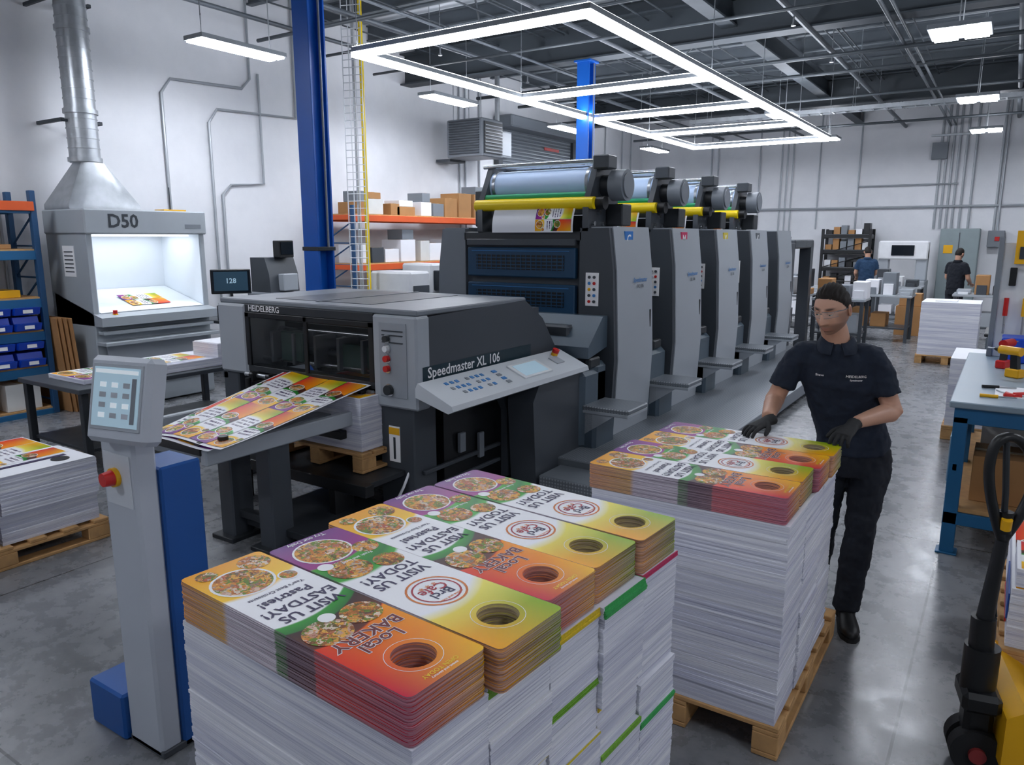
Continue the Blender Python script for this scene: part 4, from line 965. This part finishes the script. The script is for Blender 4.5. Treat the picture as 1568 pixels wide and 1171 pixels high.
def head(root,c,yaw,pitch,roll=0,glasses=True,detail=True,scale=1.0):
    Mx=Matrix.Translation(c)@Matrix.Rotation(yaw,4,'Z')@Matrix.Rotation(pitch,4,'X')@Matrix.Rotation(roll,4,'Y')@Matrix.Scale(scale,4)
    n,h=(128,96) if detail else (32,24)
    def dirs(i,j):
        f=math.pi*(i+.0)/h; t=2*math.pi*j/n; return Vector((math.sin(f)*math.sin(t),-math.sin(f)*math.cos(t),math.cos(f)))
    P=[headp(dirs(i,j)) for i in range(h+1) for j in range(n)]
    F=[(i*n+j,i*n+(j+1)%n,(i+1)*n+(j+1)%n,(i+1)*n+j) for i in range(h) for j in range(n)]
    me=bpy.data.meshes.new('head'); me.from_pydata([tuple(Mx@p) for p in P],[],F); me.materials.append(HSK)
    ca=me.color_attributes.new('Col','FLOAT_COLOR','POINT')
    sk=lin('#d9ab92'); st=lin('#6c4f43'); lp=lin('#b06f62'); br=lin('#21150f')
    def mx(a,b_,t): return tuple(a[i]*(1-t)+b_[i]*t for i in range(4))
    for i,p in enumerate(P):
        c_=sk
        s=sst(.03,.052,-p.z)*(1-sst(.03,.05,p.y)); s*=1-.7*g(p.x,.02)*g(p.z+.066,.011)
        s=max(s*.7,.6*sst(.045,.07,abs(p.x))*(1-sst(-.02,.03,p.y))*sst(.01,.03,-p.z+.03)*(1 if p.z<.02 else 0))
        c_=mx(c_,st,min(1,s))
        if p.y<0: c_=mx(c_,lp,.8*g(p.x,.021)*(g(p.z+.060,.0045)+g(p.z+.073,.005)) if abs(p.x)<.03 else 0); 
        if p.y<-.05:
            for sx in(-1,1): c_=mx(c_,br,min(1,.95*sst(.0,.8,g(p.x-sx*.031,.019)*g(p.z-.038,.0055))))
        ca.data[i].color=c_
    me.polygons.foreach_set('use_smooth',[True]*len(me.polygons)); link(bpy.data.objects.new('head',me),root)
    b=B('hair')
    vs=[];fs=[]
    def hl(p): 
        k=sst(-.085,.06,p.y); base=.087*(1-k)+(-.055)*k
        if -.055<p.y<-.0: base=min(base,.080-(.055+p.y)*1.25)
        if -.02<p.y<.03 : base=max(base,.012)
        return base
    for q in P:
        e=sst(0,.03,q.z-hl(q)); nn=Vector((q.x/.077**2,q.y/.098**2,q.z/.122**2)).normalized()
        vs.append(q+nn*(.0006+.0045*e+ .007*sst(.07,.11,q.z)+.0022*math.sin(q.x*420+q.y*90+math.sin(q.z*200))*e))
    for f_ in F:
        if all(P[k].z>hl(P[k]) for k in f_): fs.append(f_)
    b.X=Mx; b.add(vs,fs,HAIR); b.done(root,ang=180)
    b=B('face_features'); b.X=Mx
    for sx in(-1,1):
        R=Matrix.Rotation(sx*.3,3,'Z')
        b.sph((sx*.079,.012,-.002),(.009,.020,.031),SKIN,18,R); b.sph((sx*.084,.008,.002),(.006,.013,.02),LIP,14,R)
        b.sph((sx*.031,-.0775,.014),(.0125,.0125,.0115),EYEW,16); b.sph((sx*.031,-.0885,.012),(.005,.0025,.005),EYEB,12)
        b.sph((sx*.031,-.078,.0185),(.0145,.0135,.0095),SKIN,16)
    b.sph((0,-.108,-.028),(.0085,.007,.0075),SKIN,12)
    for sx in(-1,1): b.sph((sx*.010,-.101,-.031),(.0065,.009,.006),SKIN,12)
    b.done(root)
    if glasses:
        b=B('safety_glasses'); b.X=Mx
        for sx in(-1,1):
            g1=[];g2=[]
            for k in range(9):
                t=k/8; x=sx*(.006+.060*t); y=-.108+.032*t**2.2; hh=.020-.004*t
                g1.append(Vector((x,y,.018+hh*.75))); g2.append(Vector((x,y+.004,.018-hh)))
            vs=g1+g2; b.add(vs,[(k,k+1,9+k+1,9+k) for k in range(8)],LENS)
            b.tube(g1,.0013,M('glasses_frame','#7a838a',.2,0,0),6); b.tube(g2,.0008,MC['glasses_frame'],6)
            b.tube([g1[-1],(sx*.080,-.04,.022),(sx*.082,.02,.014)],.0022,MC['glasses_frame'],8)
        b.tube([(-.006,-.108,.024),(0,-.110,.024),(.006,-.108,.024)],.002,MC['glasses_frame'],6); b.done(root,ang=180)
    return Mx
def hand(root,nm,w,d,pn,ts,m,curl=(15,35,30)):
    w=Vector(w); d=Vector(d).normalized(); pn=Vector(pn); pn=(pn-d*pn.dot(d)).normalized(); a=d.cross(pn).normalized()
    b=B(nm)
    def er(c,ra,rb,n=16): return [c+a*ra*math.cos(t*2*math.pi/n)+pn*rb*math.sin(t*2*math.pi/n) for t in range(n)]
    b.rings([er(w-d*.045,.036,.030),er(w-d*.01,.032,.025),er(w+d*.02,.038,.020),er(w+d*.055,.044,.017),er(w+d*.09,.042,.014)],m)
    Ls=(.070,.080,.074,.058)
    for i in range(4):
        off=(.033-.022*i)*ts; p=w+d*(.083-.004*abs(i-1))+a*off; dd=(d+a*off*3.4).normalized(); pts=[p-dd*.02,p]; an=0
        for k,fr in enumerate((.42,.32,.26)):
            an+=math.radians(curl[k]+i*2); q=(dd*math.cos(an)+pn*math.sin(an)); p=p+q*Ls[i]*fr; pts.append(p)
        b.tube(pts,[.0105,.0105,.0098,.0092,.0078],m,10,3); b.sph(pts[-1],.0078,m,10)
    p=w+d*.022+a*ts*.028; q=(d*.62+a*ts*.72+pn*.2).normalized(); p1=p+q*.038; q2=(d*.85+a*ts*.3+pn*.35).normalized(); p2=p1+q2*.032; p3=p2+q2*.012
    b.tube([p-q*.02,p,p1,p2,p3],[.015,.015,.0125,.0115,.009],m,10,3); b.sph(p3,.009,m,10)
    return b.done(root,remesh=.0032,smooth=2)
def disp(o,st,sc):
    t=bpy.data.textures.new('wr','CLOUDS'); t.noise_scale=sc; t.noise_depth=2
    m=o.modifiers.new('d','DISPLACE'); m.texture=t; m.strength=st; m.mid_level=.5; m.texture_coords='LOCAL'
def person(name,loc,rz,J,shirt,pant,syaw,hyaw,hpitch,detail=True,hroll=0):
    root=empty(name,loc,rz); J={k:Vector(v) for k,v in J.items()}; vx=.008 if detail else .012
    def ring(c,w,dp,yaw,n=28,e=2.4,tilt=0):
        ax=Vector((math.cos(yaw),math.sin(yaw),0)); ay=Vector((-math.sin(yaw),math.cos(yaw),0)); o=[]
        for t in range(n):
            a=2*math.pi*t/n; c_,s_=math.cos(a),math.sin(a)
            q=(abs(c_)**e+abs(s_)**e)**(-1/e); o.append(c+ax*w*c_*q+ay*dp*s_*q+Vector((0,0,tilt*s_*q*dp)))
        return o
    pel,wai,che,nec=J['pel'],J['wai'],J['che'],J['nec']
    b=B('shirt'); lo=pel+Vector((0,0,-.05))
    mid=(wai+che)/2; up=che*.35+nec*.65
    b.rings([ring(lo,.176,.124,syaw*.5),ring(pel+Vector((0,0,.03)),.174,.126,syaw*.6),ring(wai,.172,.126,syaw*.7),ring(mid,.178,.128,syaw*.85),ring(che,.186,.130,syaw),ring(up,.168,.108,syaw),ring(nec+Vector((0,0,-.02)),.115,.085,syaw),ring(nec+Vector((0,0,.016)),.066,.066,syaw)],shirt)
    for s in 'LR':
        sh,el=J[s+'sh'],J[s+'el']; mid_=sh.lerp(el,.35); end=sh.lerp(el,.70)
        inn=sh.lerp(nec,.5)+Vector((0,0,-.015))
        b.tube([inn,sh.lerp(nec,.1)+Vector((0,0,-.012)),mid_,end],[.055,.064,.064,.068],shirt,16,3)
    o=b.done(root,remesh=vx,smooth=6); disp(o,.022,.05); shirt_o=o
    b=B('trousers')
    b.rings([ring(pel+Vector((0,0,-.16)),.165,.115,syaw*.4),ring(pel+Vector((0,0,-.05)),.168,.118,syaw*.5),ring(pel+Vector((0,0,.04)),.155,.11,syaw*.5)],pant)
    for s in 'LR':
        hp,kn,an=J[s+'hp'],J[s+'kn'],J[s+'an']
        b.tube([hp+Vector((0,0,.02)),hp+Vector((0,0,-.08)),hp.lerp(kn,.5),kn,kn.lerp(an,.4),kn.lerp(an,.8),an+Vector((0,0,-.01))],[.085,.098,.088,.073,.072,.067,.068],pant,18,3)
    o=b.done(root,remesh=vx,smooth=4); disp(o,.022,.055)
    b=B('arms')
    for s in 'LR':
        sh,el,wr=J[s+'sh'],J[s+'el'],J[s+'wr']
        b.tube([sh.lerp(el,.2),sh.lerp(el,.6),el,el.lerp(wr,.25),el.lerp(wr,.6),wr],[.046,.047,.043,.046,.039,.029],SKIN,16,3)
    hc=J['head']; b.tube([nec+Vector((0,0,-.06)),nec+Vector((0,0,.01)),nec.lerp(hc,.5)+Vector((0,.014,0)),hc+Vector((0,.025,-.03))],[.066,.064,.062,.060],SKIN,18,3)
    b.done(root,remesh=.007 if detail else .012,smooth=3)
    b=B('collar'); N=30; fy_=syaw-math.pi/2; rs=[[],[],[],[]]
    for k in range(N+1):
        a=fy_+math.radians(14)+(2*math.pi-math.radians(28))*k/N
        fr_=sst(.25,.95,max(0,math.cos(a-fy_))); d_=Vector((math.cos(a),math.sin(a),0)); back=1-fr_
        for q,(r_,z_) in enumerate(((.066,.004),(.068-.002*fr_,.038*back+.010*fr_),(.074-.002*fr_,.038*back+.010*fr_),(.098+.030*fr_,-.004*back-.040*fr_))):
            rs[q].append(nec+d_*r_+Vector((0,0,z_+.008)))
    b.rings(rs,shirt,cap=False,closed=False); o=b.done(root,ang=180); sm=o.modifiers.new('s','SOLIDIFY'); sm.thickness=.003
    b=B('boots')
    for s in 'LR':
        an=J[s+'an']; t=J[s+'toe']-an; t.z=0; t.normalize(); sd=Vector((-t.y,t.x,0)); bs=Vector((an.x,an.y,0))
        def fr(k,w,h,z0=.012): return [bs+t*k+sd*w*math.cos(q*math.pi/8)+Vector((0,0,z0+h*(.5+.5*math.sin(q*math.pi/8)))) for q in range(16)]
        b.rings([fr(-.075,.022,.06),fr(-.06,.036,.095),fr(0,.040,.12),fr(.05,.042,.095),fr(.11,.048,.068),fr(.15,.046,.058),fr(.185,.03,.045),fr(.2,.012,.03)],BOOT)
        b.cyl(bs+Vector((0,0,.05)),bs+Vector((0,0,.17)),.048,BOOT)
        sl=[]; 
        for z in(0,.022): sl.append([bs+t*k+sd*w+Vector((0,0,z)) for k,w in ((-.08,0),(-.07,.03),(0,.038),(.1,.05),(.16,.046),(.2,.02),(.205,0),(.2,-.02),(.16,-.046),(.1,-.05),(0,-.038),(-.07,-.03))])
        b.rings(sl,RUBBER)
    b.done(root,ang=50)
    head(root,hc,hyaw,hpitch,hroll,detail,detail)
    return root,J,shirt_o
OX,OY=-.569,4.053
J=dict(pel=(.01,.05,.96),wai=(-.03,.045,1.09),che=(-.10,.01,1.29),nec=(-.145,-.02,1.475),head=(-.200,-.070,1.655),
 Lsh=(.025,-.085,1.425),Rsh=(-.305,.045,1.425),Lel=(.105,-.125,1.165),Rel=(-.39,.10,1.175),Lwr=(-.135,-.275,1.145),Rwr=(-.50,-.13,1.135),
 Lhp=(.10,.02,.92),Rhp=(-.08,.08,.92),Lkn=(.04,-.05,.50),Rkn=(-.09,.10,.50),Lan=(.0,-.06,.10),Ran=(-.09,.16,.10),Ltoe=(-.05,-.26,0),Rtoe=(-.19,-.0,0))
root,JJ,sh=person('press_operator',(OX,OY,0),TH,J,NAVYC,PANTC,math.radians(-20),math.radians(-50),math.radians(20))
hand(root,'left_glove',(-.170,-.302,1.128),(-.70,-.62,-.28),(-.25,-.15,-1),-1,GLOVE,(12,28,28))
hand(root,'right_glove',(-.515,-.15,1.118),(-.85,-.5,-.22),(-.1,-.1,-1),1,GLOVE,(4,18,22))
b=B('shirt_badges')
fx=Vector((math.cos(math.radians(-20)),math.sin(math.radians(-20)),0)); fy=Vector((-fx.y,fx.x,0))*-1
for (off,z,txt,sz) in ((.08,1.335,'HEIDELBERG',.018),(.08,1.317,'Speedmaster',.012),(-.085,1.335,'Steve',.015)):
    c=Vector(J['che'])+fx*off+fy*.17; c.z=z; b.text(txt,sz,TM(c,fx,(0,0,1)),INKW)
o=b.done(root); m=o.modifiers.new('w','SHRINKWRAP'); m.target=sh; m.wrap_method='PROJECT'; m.use_project_x=False; m.use_project_y=True; m.use_project_z=False; m.use_positive_direction=True; m.use_negative_direction=False; m.project_limit=.15; m.offset=.003
def bgJ(): return dict(pel=(0,0,.96),wai=(0,0,1.09),che=(0,-.01,1.29),nec=(0,-.01,1.475),head=(0,-.04,1.64),
 Lsh=(.185,0,1.42),Rsh=(-.185,0,1.42),Lel=(.23,-.05,1.15),Rel=(-.23,-.05,1.15),Lwr=(.16,-.26,1.03),Rwr=(-.16,-.26,1.03),
 Lhp=(.09,0,.92),Rhp=(-.09,0,.92),Lkn=(.10,-.02,.5),Rkn=(-.10,-.02,.5),Lan=(.11,0,.10),Ran=(-.11,.0,.10),Ltoe=(.13,-.2,0),Rtoe=(-.13,-.2,0))
SB=M('workshirt_blue','#22405f',.85)
for (x,y,rz,sc) in ((-2.9,20.0,math.radians(200),SB),(-.95,18.6,math.radians(150),PANTC)):
    r,_,_=person('warehouse_worker',(x,y,0),rz,bgJ(),sc,PANTC,0,0,.3,False)
    hand(r,'left_hand',(.155,-.275,1.025),(-.2,-.9,-.2),(0,-.1,-1),-1,SKIN); hand(r,'right_hand',(-.155,-.275,1.025),(.2,-.9,-.2),(0,-.1,-1),1,SKIN)

w=bpy.data.worlds.new('world'); bpy.context.scene.world=w; w.use_nodes=True
w.node_tree.nodes['Background'].inputs[0].default_value=(.8,.85,.9,1); w.node_tree.nodes['Background'].inputs[1].default_value=.3
vs_=bpy.context.scene.view_settings
vs_.view_transform='Standard'; vs_.exposure=0.08; vs_.gamma=1.0
